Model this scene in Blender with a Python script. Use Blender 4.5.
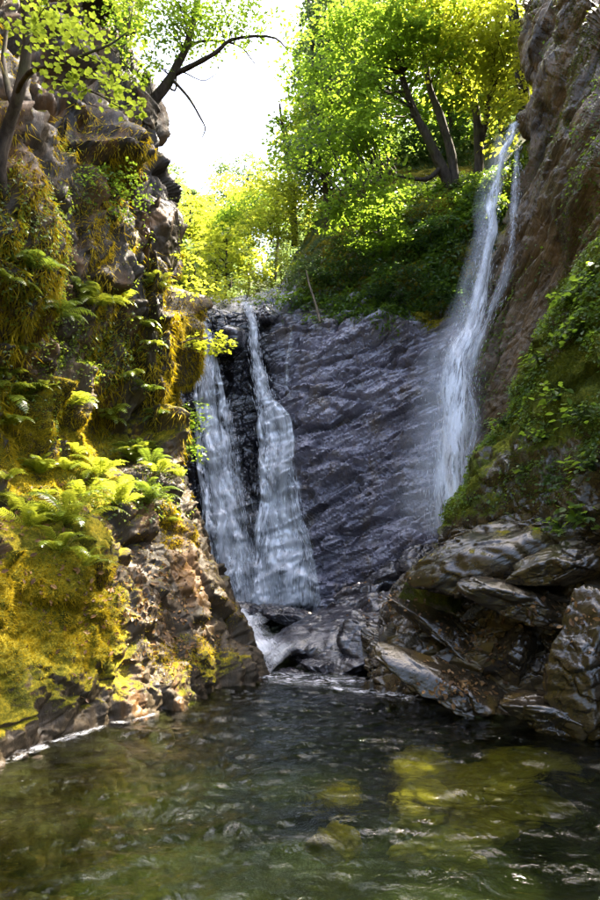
import bpy, math, random
import numpy as np
from mathutils import Vector

for o in list(bpy.data.objects):
    bpy.data.objects.remove(o, do_unlink=True)
S = bpy.context.scene
COL = S.collection
R = math.radians

# ------------------------------------------------------------------ camera, sky, sun, exposure
CAM_H, PITCH, FPX = 1.5, R(10.0), 650.0          # eye 1.5 m over the pool, 26 mm-equivalent lens, tilted up
cam = bpy.data.cameras.new('camera')
cam.sensor_fit = 'VERTICAL'; cam.sensor_height = 36.0; cam.lens = 36.0 * FPX / 900.0
cam.clip_start = 0.05; cam.clip_end = 2000
camo = bpy.data.objects.new('camera', cam); COL.objects.link(camo)
camo.location = (0, 0, CAM_H); camo.rotation_euler = (R(90) + PITCH, 0, 0)
S.camera = camo

SUN_AZ, SUN_EL = R(56.0), R(60.0)                # to the right of straight ahead
world = bpy.data.worlds.new('World'); S.world = world; world.use_nodes = True
wn = world.node_tree
bg = wn.nodes['Background']
sky = wn.nodes.new('ShaderNodeTexSky'); sky.sky_type = 'NISHITA'; sky.sun_disc = False
sky.sun_elevation = SUN_EL; sky.sun_rotation = SUN_AZ
sky.air_density = 1.0; sky.dust_density = 6.0; sky.ozone_density = 1.0
wn.links.new(sky.outputs[0], bg.inputs[0]); bg.inputs[1].default_value = 0.125
sl = bpy.data.lights.new('sun', 'SUN'); sl.energy = 5.0; sl.angle = R(0.5); sl.color = (1.0, 0.90, 0.72)
so = bpy.data.objects.new('sun', sl); COL.objects.link(so)
SDIR = Vector((math.sin(SUN_AZ) * math.cos(SUN_EL), math.cos(SUN_AZ) * math.cos(SUN_EL), math.sin(SUN_EL)))
so.rotation_euler = (-SDIR).to_track_quat('-Z', 'Y').to_euler(); so.location = SDIR * 60
S.view_settings.view_transform = 'Standard'; S.view_settings.look = 'None'
S.view_settings.exposure = 2.95; S.view_settings.gamma = 1.0
S.render.engine = 'CYCLES'
cy = S.cycles
cy.use_denoising = True; cy.use_adaptive_sampling = True; cy.adaptive_threshold = 0.022
cy.max_bounces = 5; cy.diffuse_bounces = 2; cy.glossy_bounces = 2; cy.transmission_bounces = 3
cy.transparent_max_bounces = 16; cy.caustics_reflective = False; cy.caustics_refractive = False
cy.sample_clamp_indirect = 6.0

# ------------------------------------------------------------------ helpers
rng = np.random.default_rng(7)
CP, SP = math.cos(PITCH), math.sin(PITCH)

def W(px, py, Y):
    """survey helper: the world point seen at photo position px,py at a distance Y down the gorge"""
    dx = (px - 300.0) / FPX; dz = (450.0 - py) / FPX
    fy = CP - SP * dz; fz = SP + CP * dz
    t = Y / fy
    return np.array((dx * t, Y, CAM_H + fz * t))

def WZ(px, py, z):
    dx = (px - 300.0) / FPX; dz = (450.0 - py) / FPX
    fy = CP - SP * dz; fz = SP + CP * dz
    t = (z - CAM_H) / fz
    return np.array((dx * t, fy * t, z))

def hash3(i, j, k, seed):
    h = (i.astype(np.int64) * 374761393 + j.astype(np.int64) * 668265263 + k.astype(np.int64) * 2147483647 + seed * 974711) & 0xFFFFFFFF
    h = ((h ^ (h >> 13)) * 1274126177) & 0xFFFFFFFF
    h = ((h ^ (h >> 16)) * 2246822519) & 0xFFFFFFFF
    return (h ^ (h >> 15)) & 0xFFFFFFFF

def noise(P, seed=0):
    """value noise in -1..1 (smooth)"""
    F = np.floor(P).astype(np.int64); f = P - F
    u = f * f * f * (f * (f * 6 - 15) + 10)
    out = np.zeros(len(P))
    for a in (0, 1):
        wx = u[:, 0] if a else 1 - u[:, 0]
        for b in (0, 1):
            wy = u[:, 1] if b else 1 - u[:, 1]
            for c in (0, 1):
                wz = u[:, 2] if c else 1 - u[:, 2]
                out += wx * wy * wz * (hash3(F[:, 0] + a, F[:, 1] + b, F[:, 2] + c, seed) / 2147483648.0 - 1.0)
    return out

def fbm(P, s=1.0, octv=4, seed=0, gain=0.5, ridged=False):
    tot = np.zeros(len(P)); a = 1.0; n = 0.0
    Q = np.asarray(P, float) * s
    for o in range(octv):
        v = noise(Q + 17.3 * o, seed + o)
        if ridged: v = 1 - 2 * np.abs(v)
        tot += a * v; n += a; a *= gain; Q = Q * 2.03
    return tot / n

def worley(P, seed=0):
    """F1, F2 distances, cell id hash, offset from the cell's centre"""
    F = np.floor(P).astype(np.int64); n = len(P)
    f1 = np.full(n, 9.0); f2 = np.full(n, 9.0); cid = np.zeros(n, np.int64); off = np.zeros((n, 3))
    for a in (-1, 0, 1):
        for b in (-1, 0, 1):
            for c in (-1, 0, 1):
                I = F[:, 0] + a; J = F[:, 1] + b; K = F[:, 2] + c
                h = hash3(I, J, K, seed)
                jx = (h & 1023) / 1023.0; jy = ((h >> 10) & 1023) / 1023.0; jz = ((h >> 20) & 1023) / 1023.0
                D = P - np.stack((I + jx, J + jy, K + jz), 1)
                d = np.sqrt((D * D).sum(1))
                m = d < f1
                f2 = np.where(m, f1, np.minimum(f2, d))
                f1 = np.where(m, d, f1); cid = np.where(m, h, cid); off[m] = D[m]
    return f1, f2, cid, off

def blocky(P, scale, tilt=0.5, crack=0.25, seed=0):
    """fractured-block relief, about -1..1: every block has its own height and tilt, joints are cut in"""
    Q = P * np.asarray(scale)
    f1, f2, cid, off = worley(Q, seed)
    h = ((cid >> 5) & 255) / 127.5 - 1
    tx = ((cid >> 3) & 255) / 127.5 - 1; ty = ((cid >> 11) & 255) / 127.5 - 1; tz = ((cid >> 19) & 255) / 127.5 - 1
    return (h * 0.5 + tilt * (tx * off[:, 0] + ty * off[:, 1] + tz * off[:, 2])) * sstep(0, 0.11, f2 - f1) - crack * np.exp(-(f2 - f1) / 0.07)

def strata(P, nrm, freq, seed=0, warp=0.35, wscale=0.6):
    """bedding planes cut by weathering: each bed its own reach, undercut below"""
    s = (P @ np.asarray(nrm)) * freq + warp * fbm(P, wscale, 3, seed + 40)
    k = np.floor(s); fr = s - k
    hk = lambda k: (hash3(k.astype(np.int64), k.astype(np.int64) * 3 + 1, k.astype(np.int64) * 0 + 5, seed) & 1023) / 511.5 - 1
    t = sstep(0.80, 1.0, fr)
    return (hk(k) * (1 - t) + hk(k + 1) * t) * 0.6 + ((fr - 0.5) * (1 - t) - 0.5 * t) * 0.8 - 0.9 * np.maximum(np.exp(-fr / 0.07), t ** 3)

def sstep(a, b, x):
    t = np.clip((x - a) / (b - a), 0, 1); return t * t * (3 - 2 * t)

def catmull(G, n, axis):
    G = np.moveaxis(np.asarray(G, float), axis, 0)
    m = G.shape[0]
    t = np.linspace(0, m - 1 - 1e-9, n); i = np.floor(t).astype(int); f = (t - i).reshape((-1,) + (1,) * (G.ndim - 1))
    g = lambda k: G[np.clip(k, 0, m - 1)]
    p0, p1, p2, p3 = g(i - 1), g(i), g(i + 1), g(i + 2)
    out = 0.5 * (2 * p1 + (p2 - p0) * f + (2 * p0 - 5 * p1 + 4 * p2 - p3) * f * f + (3 * p1 - p0 - 3 * p2 + p3) * f ** 3)
    return np.moveaxis(out, 0, axis)

def grid_faces(nu, nv):
    i = np.arange(nv - 1)[:, None] * nu + np.arange(nu - 1)[None, :]
    i = i.ravel()
    return np.stack((i, i + 1, i + nu + 1, i + nu), 1)

def link(o, parent=None, label=None, cat=None, group=None, kind=None):
    COL.objects.link(o)
    if parent is not None: o.parent = parent
    if label: o['label'] = label
    if cat: o['category'] = cat
    if group: o['group'] = group
    if kind: o['kind'] = kind
    return o

def mesh_data(name, V, F, mat, smooth=True, attrs=None, uv=None):
    """F: int array (n,k) or list of such arrays"""
    if not isinstance(F, list): F = [F]
    me = bpy.data.meshes.new(name)
    V = np.ascontiguousarray(V, np.float32)
    me.vertices.add(len(V)); me.vertices.foreach_set('co', V.ravel())
    idx = np.concatenate([f.ravel() for f in F]).astype(np.int32)
    tot = np.concatenate([np.full(len(f), f.shape[1], np.int32) for f in F])
    me.loops.add(len(idx)); me.loops.foreach_set('vertex_index', idx)
    me.polygons.add(len(tot))
    st = np.concatenate(([0], np.cumsum(tot)[:-1])).astype(np.int32)
    me.polygons.foreach_set('loop_start', st); me.polygons.foreach_set('loop_total', tot)
    me.polygons.foreach_set('use_smooth', np.full(len(tot), smooth, bool))
    if uv is not None:
        l = me.uv_layers.new(name='UVMap'); l.data.foreach_set('uv', np.ascontiguousarray(uv[idx], np.float32).ravel())
    for k, v in (attrs or {}).items():
        a = me.attributes.new(k, 'FLOAT', 'POINT'); a.data.foreach_set('value', np.ascontiguousarray(v, np.float32))
    me.update(calc_edges=True)
    if mat: me.materials.append(mat)
    return me

def mk(name, V, F, mat, parent=None, smooth=True, attrs=None, uv=None, **tags):
    o = bpy.data.objects.new(name, mesh_data(name, V, F, mat, smooth, attrs, uv))
    return link(o, parent, **tags)

def empty(name, loc, **tags):
    o = bpy.data.objects.new(name, None); o.location = tuple(loc); o.empty_display_size = 0.2
    return link(o, **tags)

def local(V, root):
    return np.asarray(V, float) - np.array(root.location)

# ------------------------------------------------------------------ materials
class NT:
    def __init__(self, name):
        self.m = bpy.data.materials.new(name); self.m.use_nodes = True
        self.t = self.m.node_tree; self.t.nodes.clear()
        self.out = self.n('ShaderNodeOutputMaterial')
    def n(self, typ, **kw):
        nd = self.t.nodes.new(typ)
        for k, v in kw.items(): setattr(nd, k, v)
        return nd
    def set(self, nd, key, val):
        if isinstance(val, bpy.types.NodeSocket): self.t.links.new(val, nd.inputs[key])
        elif val is not None: nd.inputs[key].default_value = val
    def coord(self): return self.n('ShaderNodeTexCoord').outputs['Object']
    def mapping(self, vec, scale=(1, 1, 1), rot=(0, 0, 0)):
        m = self.n('ShaderNodeMapping'); self.set(m, 'Vector', vec)
        m.inputs['Scale'].default_value = scale; m.inputs['Rotation'].default_value = rot
        return m.outputs[0]
    def noise(self, vec, scale, detail=4, rough=0.55, dist=0.0):
        nd = self.n('ShaderNodeTexNoise'); self.set(nd, 'Vector', vec)
        nd.inputs['Scale'].default_value = scale; nd.inputs['Detail'].default_value = detail
        nd.inputs['Roughness'].default_value = rough; nd.inputs['Distortion'].default_value = dist
        return nd.outputs['Fac']
    def vor(self, vec, scale, feature='F1'):
        nd = self.n('ShaderNodeTexVoronoi'); nd.feature = feature; self.set(nd, 'Vector', vec)
        nd.inputs['Scale'].default_value = scale
        return nd
    def ramp(self, fac, stops):
        r = self.n('ShaderNodeValToRGB'); self.set(r, 'Fac', fac)
        el = r.color_ramp.elements
        while len(el) < len(stops): el.new(0.5)
        for e, (p, c) in zip(el, stops):
            e.position = p; e.color = (c, c, c, 1) if isinstance(c, (int, float)) else (*c, 1)
        return r.outputs['Color']
    def math(self, op, a, b=None, clamp=False):
        nd = self.n('ShaderNodeMath', operation=op, use_clamp=clamp); self.set(nd, 0, a)
        if b is not None: self.set(nd, 1, b)
        return nd.outputs[0]
    def mix(self, fac, a, b, blend='MIX'):
        nd = self.n('ShaderNodeMix', data_type='RGBA', blend_type=blend)
        self.set(nd, 0, fac)
        for k, v in ((6, a), (7, b)):
            if isinstance(v, tuple) and len(v) == 3: v = (*v, 1)
            self.set(nd, k, v)
        return nd.outputs[2]
    def attr(self, name):
        nd = self.n('ShaderNodeAttribute'); nd.attribute_name = name; return nd.outputs['Fac']
    def bump(self, h, strength, dist, prev=None):
        b = self.n('ShaderNodeBump'); self.set(b, 'Height', h)
        b.inputs['Strength'].default_value = strength; b.inputs['Distance'].default_value = dist
        if prev is not None: self.set(b, 'Normal', prev)
        return b.outputs[0]
    def principled(self, **kw):
        p = self.n('ShaderNodeBsdfPrincipled')
        for k, v in kw.items():
            k = k.replace('_', ' ')
            if isinstance(v, tuple) and len(v) == 3: v = (*v, 1)
            self.set(p, k, v)
        return p.outputs[0]
    def done(self, sh):
        self.t.links.new(sh, self.out.inputs['Surface']); return self.m
    def up(self):
        g = self.n('ShaderNodeNewGeometry'); s = self.n('ShaderNodeSeparateXYZ')
        self.t.links.new(g.outputs['Normal'], s.inputs[0]); return s.outputs[2]

MOSS_D, MOSS_M, MOSS_L = (0.035, 0.042, 0.005), (0.15, 0.135, 0.010), (0.44, 0.33, 0.018)

def rock_mat(name, dark, mid, light, rough=(0.2, 0.5), stretch=(1, 1, 1), rot=(0, 0, 0), moss=0.0, wet=0.5,
             grain=1.0, stain=None, bump=1.0, axes=None, mossc=(MOSS_D, MOSS_M, MOSS_L)):
    """weathered stone: stretched grain, stains, moss where the 'moss' attribute or the upward faces carry it"""
    t = NT(name); c = t.coord(); cr = c
    if axes is not None:                                       # turn the grain to the run of the beds
        from mathutils import Matrix
        cr = t.mapping(c, (1, 1, 1), tuple(Matrix([list(map(float, r)) for r in np.asarray(axes).T]).to_euler()))
    cm = t.mapping(cr, stretch, rot)
    n1 = t.noise(cm, 1.1 * grain, 6, 0.6, 0.4); n2 = t.noise(cm, 6.5 * grain, 6, 0.65, 0.2); n3 = t.noise(cm, 32 * grain, 4, 0.6)
    f = t.math('ADD', t.math('MULTIPLY', n1, 0.55), t.math('ADD', t.math('MULTIPLY', n2, 0.33), t.math('MULTIPLY', n3, 0.18)))
    col = t.ramp(f, [(0.34, dark), (0.52, mid), (0.70, light)])
    if stain:
        sn = t.noise(t.mapping(c, (1, 1, 0.45)), 1.7, 5, 0.6, 0.6)
        col = t.mix(t.ramp(sn, [(0.52, 0.0), (0.68, 0.85)]), col, stain)
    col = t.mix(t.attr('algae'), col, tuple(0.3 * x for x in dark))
    ma = t.attr('moss')
    mn = t.noise(c, 2.2, 6, 0.65, 0.3); mn2 = t.noise(c, 14, 5, 0.7)
    up = t.up()
    cover = t.math('ADD', t.math('ADD', t.math('MULTIPLY', t.math('SUBTRACT', mn, 0.5), 1.5), t.math('MULTIPLY', t.math('SUBTRACT', mn2, 0.5), 0.8)),
                   t.math('ADD', t.math('MULTIPLY', ma, 1.3), t.math('MULTIPLY', up, 0.35)))
    mask = t.ramp(cover, [(0.62 - moss, 0.0), (0.80 - moss, 1.0)])
    mcol = t.ramp(t.math('ADD', t.math('MULTIPLY', t.noise(c, 3.1, 4, 0.6), 0.6), t.math('MULTIPLY', t.noise(c, 45, 3, 0.7), 0.4)),
                  [(0.36, mossc[0]), (0.5, mossc[1]), (0.66, mossc[2])])
    col = t.mix(mask, col, mcol)
    rg = t.ramp(n2, [(0.35, rough[0]), (0.65, rough[1])])
    rg = t.mix(mask, rg, (0.9, 0.9, 0.9))
    b = t.bump(n2, 0.55 * bump, 0.05); b = t.bump(n3, 0.5 * bump, 0.014, b)
    b = t.bump(t.math('MULTIPLY', mask, t.noise(c, 60, 4, 0.75)), 0.9, 0.02, b)
    spec = t.mix(mask, (wet, wet, wet), (0.15, 0.15, 0.15))
    return t.done(t.principled(Base_Color=col, Roughness=rg, Normal=b, Specular_IOR_Level=spec))

M = {}
M['left_rock'] = rock_mat('left_rock', (0.012, 0.009, 0.006), (0.038, 0.028, 0.016), (0.10, 0.071, 0.04), (0.35, 0.75), (1, 1, 0.35),
                          moss=0.14, wet=0.25, stain=(0.15, 0.075, 0.024))
M['bank_rock'] = rock_mat('bank_rock', (0.009, 0.007, 0.004), (0.030, 0.021, 0.011), (0.085, 0.060, 0.030), (0.05, 0.24), (0.6, 1, 1.8),
                          moss=-0.02, stain=(0.09, 0.058, 0.012), wet=0.8, bump=.7, axes=np.array(((.88, 0, -.47), (0, 1, 0), (.47, 0, .88))))
M['wet_rock'] = rock_mat('wet_rock', (0.010, 0.009, 0.011), (0.038, 0.034, 0.038), (0.11, 0.10, 0.11), (0.05, 0.22), (1, 1, 1.8),
                         moss=-0.22, wet=0.9, bump=.7)
M['mossy_rock'] = rock_mat('mossy_rock', (0.02, 0.017, 0.012), (0.065, 0.052, 0.03), (0.16, 0.13, 0.08), (0.2, 0.5), moss=0.30, wet=0.6,
                           mossc=((0.022, 0.030, 0.006), (0.07, 0.085, 0.012), (0.19, 0.18, 0.025)))

def leaf_mat(name, c1, c2, trans, tw=0.5, rough=0.35, spec=0.5):
    t = NT(name); v = t.attr('var')
    col = t.ramp(v, [(0.0, c1), (1.0, c2)])
    tc = t.mix(v, tuple(trans), tuple(min(1, x * 1.35) for x in trans))
    p = t.principled(Base_Color=col, Roughness=rough, Specular_IOR_Level=spec)
    tr = t.n('ShaderNodeBsdfTranslucent'); t.set(tr, 'Color', tc)
    mx = t.n('ShaderNodeMixShader'); mx.inputs[0].default_value = tw
    t.t.links.new(p, mx.inputs[1]); t.t.links.new(tr.outputs[0], mx.inputs[2])
    return t.done(mx.outputs[0])

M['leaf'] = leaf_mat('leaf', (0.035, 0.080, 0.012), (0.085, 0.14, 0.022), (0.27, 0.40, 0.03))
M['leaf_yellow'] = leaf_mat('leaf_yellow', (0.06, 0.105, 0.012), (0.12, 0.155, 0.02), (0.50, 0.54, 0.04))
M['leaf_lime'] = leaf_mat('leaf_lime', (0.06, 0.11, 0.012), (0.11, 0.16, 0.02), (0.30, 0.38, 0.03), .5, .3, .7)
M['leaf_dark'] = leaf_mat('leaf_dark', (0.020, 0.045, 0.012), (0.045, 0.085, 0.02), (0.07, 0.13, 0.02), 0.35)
M['leaf_gray'] = leaf_mat('leaf_gray', (0.045, 0.075, 0.03), (0.08, 0.12, 0.05), (0.14, 0.2, 0.06), 0.45)
M['fern'] = leaf_mat('fern', (0.07, 0.12, 0.012), (0.15, 0.19, 0.025), (0.36, 0.40, 0.03), 0.45, 0.28, 0.7)
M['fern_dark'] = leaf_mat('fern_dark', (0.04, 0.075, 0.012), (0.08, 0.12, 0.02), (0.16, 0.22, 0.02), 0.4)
M['moss_blade'] = leaf_mat('moss_blade', (0.07, 0.075, 0.010), (0.52, 0.38, 0.015), (0.5, 0.36, 0.008), 0.35, 0.7, 0.1)
M['moss_green'] = leaf_mat('moss_green', (0.035, 0.05, 0.006), (0.12, 0.14, 0.015), (0.15, 0.17, 0.01), 0.35, 0.7, 0.1)
M['litter'] = leaf_mat('litter', (0.06, 0.028, 0.010), (0.26, 0.14, 0.045), (0.16, 0.08, 0.02), 0.2, 0.5, 0.3)

def bark_mat(name, a, b):
    t = NT(name); c = t.mapping(t.coord(), (1, 1, 0.25))
    n1 = t.noise(c, 12, 6, 0.65, 0.5); n2 = t.noise(t.coord(), 2.5, 4)
    col = t.mix(t.ramp(n2, [(0.5, 0.0), (0.7, 0.7)]), t.ramp(n1, [(0.35, a), (0.65, b)]), (0.05, 0.055, 0.012))
    return t.done(t.principled(Base_Color=col, Roughness=0.85, Normal=t.bump(n1, 0.8, 0.03), Specular_IOR_Level=0.2))
M['bark'] = bark_mat('bark', (0.025, 0.018, 0.013), (0.085, 0.065, 0.048))
M['bark_pale'] = bark_mat('bark_pale', (0.12, 0.09, 0.06), (0.32, 0.25, 0.17))

def ground_mat(name, a, b, c3):
    t = NT(name); c = t.coord()
    f = t.math('ADD', t.math('MULTIPLY', t.noise(c, 0.9, 6, 0.6), 0.6), t.math('MULTIPLY', t.noise(c, 9, 5, 0.7), 0.4))
    return t.done(t.principled(Base_Color=t.ramp(f, [(0.36, a), (0.5, b), (0.66, c3)]), Roughness=0.9,
                               Normal=t.bump(t.noise(c, 7, 6, 0.7), 0.8, 0.1), Specular_IOR_Level=0.2))
M['hill'] = ground_mat('hill', (0.02, 0.03, 0.008), (0.05, 0.065, 0.015), (0.10, 0.09, 0.03))
M['bed'] = ground_mat('bed', (0.008, 0.011, 0.005), (0.022, 0.026, 0.010), (0.07, 0.065, 0.02))
M['sun_patch_stone'] = ground_mat('sun_patch_stone', (0.22, 0.16, 0.02), (0.50, 0.37, 0.05), (0.65, 0.50, 0.09))  # bright gold paints the patch of sun on the pool bed into the stones

def water_mat(name, tint, rough, bscale, bstr):
    t = NT(name); c = t.mapping(t.coord(), (1, 1, 1))
    n1 = t.noise(c, bscale, 5, 0.6, 0.7); n2 = t.noise(c, bscale * 3.7, 3, 0.6, 0.3)
    b = t.bump(n1, bstr, 0.05); b = t.bump(n2, bstr * 0.7, 0.012, b)
    fr = t.n('ShaderNodeFresnel'); fr.inputs['IOR'].default_value = 1.33; t.set(fr, 'Normal', b)
    tr = t.n('ShaderNodeBsdfTransparent'); tr.inputs[0].default_value = (*tint, 1)
    gl = t.n('ShaderNodeBsdfGlossy'); gl.inputs['Roughness'].default_value = rough; t.set(gl, 'Normal', b)
    gl.inputs['Color'].default_value = (1, 1, 1, 1)
    mx = t.n('ShaderNodeMixShader'); t.set(mx, 0, fr.outputs[0])
    rf_ = t.n('ShaderNodeBsdfRefraction'); rf_.inputs['IOR'].default_value = 1.33; rf_.inputs['Roughness'].default_value = 0.0; t.set(rf_, 'Normal', b)
    rf_.inputs['Color'].default_value = (*tint, 1)
    m0 = t.n('ShaderNodeMixShader'); m0.inputs[0].default_value = 0.55
    t.t.links.new(tr.outputs[0], m0.inputs[1]); t.t.links.new(rf_.outputs[0], m0.inputs[2])
    t.t.links.new(m0.outputs[0], mx.inputs[1]); t.t.links.new(gl.outputs[0], mx.inputs[2])
    return t.done(mx.outputs[0])
M['water'] = water_mat('water', (0.66, 0.76, 0.50), 0.012, 5.0, 0.6)

def fall_mat(name, dens=0.5, soft=0.18, sx=9.0, sy=0.9, edge=0.35, lo=0.35, hi=0.75):
    """falling water: white aerated threads (stretched along the flow, UV v in metres) with clear gaps"""
    t = NT(name); uv = t.n('ShaderNodeTexCoord').outputs['UV']
    a = t.noise(t.mapping(uv, (sx, sy, 1)), 1.0, 5, 0.62, 0.5)
    b = t.noise(t.mapping(uv, (sx * 3.4, sy * 2.2, 1)), 1.0, 4, 0.7, 0.3)
    g = t.noise(t.mapping(uv, (sx * 0.2, sy * 0.5, 1)), 1.0, 2, 0.5, 0.2)
    f = t.math('ADD', t.math('MULTIPLY', a, 0.5), t.math('ADD', t.math('MULTIPLY', b, 0.32), t.math('MULTIPLY', g, 0.28)))
    al = t.ramp(f, [(lo, 0.0), (hi, 1.0)])
    e = t.attr('edge')
    al = t.math('MULTIPLY', t.math('MULTIPLY', al, t.ramp(e, [(0.0, 0.0), (edge, 1.0)])), dens, clamp=True)
    df = t.n('ShaderNodeBsdfDiffuse'); df.inputs[0].default_value = (0.90, 0.91, 0.94, 1)
    tl = t.n('ShaderNodeBsdfTranslucent'); tl.inputs[0].default_value = (0.90, 0.91, 0.94, 1)
    m1 = t.n('ShaderNodeMixShader'); m1.inputs[0].default_value = 0.2
    t.t.links.new(df.outputs[0], m1.inputs[1]); t.t.links.new(tl.outputs[0], m1.inputs[2])
    gl = t.n('ShaderNodeBsdfGlossy'); gl.inputs['Roughness'].default_value = 0.25
    m2 = t.n('ShaderNodeMixShader'); m2.inputs[0].default_value = 0.15
    t.t.links.new(m1.outputs[0], m2.inputs[1]); t.t.links.new(gl.outputs[0], m2.inputs[2])
    tp = t.n('ShaderNodeBsdfTransparent')
    m3 = t.n('ShaderNodeMixShader'); t.set(m3, 0, al)
    t.t.links.new(tp.outputs[0], m3.inputs[1]); t.t.links.new(m2.outputs[0], m3.inputs[2])
    return t.done(m3.outputs[0])
M['fall'] = fall_mat('fall', .85, lo=.42, hi=.68)
M['core'] = fall_mat('core', 1.0, sx=12, sy=1.2, lo=.40, hi=.54, edge=.7)
M['film'] = fall_mat('film', .42, lo=.44, hi=.72, edge=.6)
M['lace'] = fall_mat('lace', 1.0, sx=15, sy=1.7, lo=.475, hi=.57, edge=.45)
M['fall_thin'] = fall_mat('fall_thin', .75, lo=.44, hi=.70, edge=.8)
M['veil'] = fall_mat('veil', 0.24, sx=4.0, sy=0.5, edge=0.9, lo=0.25, hi=0.8)
M['foam'] = fall_mat('foam', 1.0, sx=9.0, sy=2.4, edge=0.8, lo=0.44, hi=0.62)
t = NT('droplets')
df = t.n('ShaderNodeBsdfDiffuse'); df.inputs[0].default_value = (0.85, 0.87, 0.9, 1)
tl = t.n('ShaderNodeBsdfTranslucent'); tl.inputs[0].default_value = (0.85, 0.87, 0.9, 1)
m1 = t.n('ShaderNodeMixShader'); m1.inputs[0].default_value = 0.25
t.t.links.new(df.outputs[0], m1.inputs[1]); t.t.links.new(tl.outputs[0], m1.inputs[2])
M['drops'] = t.done(m1.outputs[0])

# ------------------------------------------------------------------ terrain sheets
def sheet(name, rows, nu, nv, mat, disp, mossf=None, algaef=None, **tags):
    """rows: control points [row][col] (row 0 = bottom); smooth surface, then relief along its normal"""
    G = np.array(rows, float)
    P = catmull(catmull(G, nv, 0), nu, 1)
    du = np.gradient(P, axis=1); dv = np.gradient(P, axis=0)
    N = np.cross(du, dv); N /= np.linalg.norm(N, axis=2, keepdims=True) + 1e-9
    U, Vv = np.meshgrid(np.linspace(0, 1, nu), np.linspace(0, 1, nv))
    p = P.reshape(-1, 3); n = N.reshape(-1, 3)
    d = disp(p, U.ravel(), Vv.ravel())
    if d.ndim == 1: q = p + n * d[:, None]
    else: q = p + d
    ms = mossf(q, U.ravel(), Vv.ravel()) if mossf else np.zeros(len(q))
    at = {'moss': ms}
    if algaef: at['algae'] = algaef(q)
    o = mk(name, q, grid_faces(nu, nv), mat, smooth=tags.pop('smooth', True), attrs=at, **tags)
    Q = q.reshape(nv, nu, 3)
    du = np.gradient(Q, axis=1); dv = np.gradient(Q, axis=0)
    NN = np.cross(du, dv); NN /= np.linalg.norm(NN, axis=2, keepdims=True) + 1e-9
    return o, Q, NN

def col_pts(pts):
    return [W(*p) if len(p) == 3 else np.array(p[:3]) for p in pts]

# ---- left bank and cliff: columns from behind the camera, along the water, round the nose, back to the falls
def wcol(x, y, prof):
    return [np.array((x + dx, y + dy, z)) for dx, dy, z in prof]
near_prof = [(0.55, 0, -1.0), (0.1, 0, 0.0), (-0.2, 0, 0.6), (-0.55, 0.1, 1.3), (-1.0, 0.2, 1.8), (-1.6, 0.3, 2.1), (-1.8, 0.3, 2.7), (-1.7, 0.3, 4.0), (-1.7, 0.3, 6.0), (-1.8, 0.3, 8.0), (-2.1, 0.3, 10.5), (-3.5, 0.3, 12.5)]
L = [
    wcol(-4.2, -7.0, near_prof),
    wcol(-3.4, -2.0, near_prof),
    wcol(-2.75, 2.6, near_prof),
    [np.array((-1.85, 5.0, -1.0)), W(0, 770, 5.16), W(-4, 690, 5.35), W(-8, 600, 5.6), W(0, 540, 5.9), W(2, 492, 6.5), W(0, 468, 7.0), W(0, 390, 7.15), W(0, 270, 7.1), W(0, 140, 7.5), W(0, 0, 7.9), W(-20, -110, 8.6)],
    [np.array((-1.55, 6.0, -1.0)), W(75, 737, 6.05), W(72, 670, 6.2), W(70, 590, 6.5), W(72, 530, 6.9), W(70, 480, 7.6), W(66, 452, 8.1), W(66, 390, 8.3), W(74, 270, 8.3), W(74, 160, 8.7), W(62, 0, 9.6), W(50, -110, 10.3)],
    [np.array((-1.2, 7.0, -1.0)), W(150, 715, 6.95), W(150, 650, 7.15), W(143, 570, 7.55), W(140, 510, 8.0), W(132, 470, 8.8), W(128, 440, 9.3), W(130, 380, 9.5), W(128, 270, 9.5), W(112, 160, 10.1), W(96, 0, 11.0), W(85, -110, 11.8)],
    [np.array((-0.75, 8.2, -1.0)), W(212, 694, 7.95), W(205, 640, 8.15), W(192, 570, 8.55), W(178, 515, 8.8), W(168, 475, 9.3), W(162, 445, 9.7), W(164, 390, 9.9), W(164, 270, 10.0), W(140, 165, 10.7), W(118, 0, 11.8), W(110, -110, 12.5)],
    [np.array((-0.3, 9.5, -1.0)), W(262, 676, 9.3), W(247, 635, 9.5), W(220, 570, 9.8), W(200, 520, 9.95), W(186, 475, 10.15), W(178, 445, 10.3), W(172, 390, 10.4), W(170, 270, 10.7), W(150, 170, 11.5), W(131, 0, 12.8), W(120, -110, 13.4)],
]
e = L[-1]
L.append([p + np.array((-0.55, 1.4, 0.0)) for p in e])
L.append([p + np.array((-1.3, 3.6, 0.2)) for p in e])
L.append([p + np.array((-2.4, 7.0, 1.0)) for p in e])
rowsL = [[L[c][r] for c in range(len(L))] for r in range(len(L[0]))]

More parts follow.
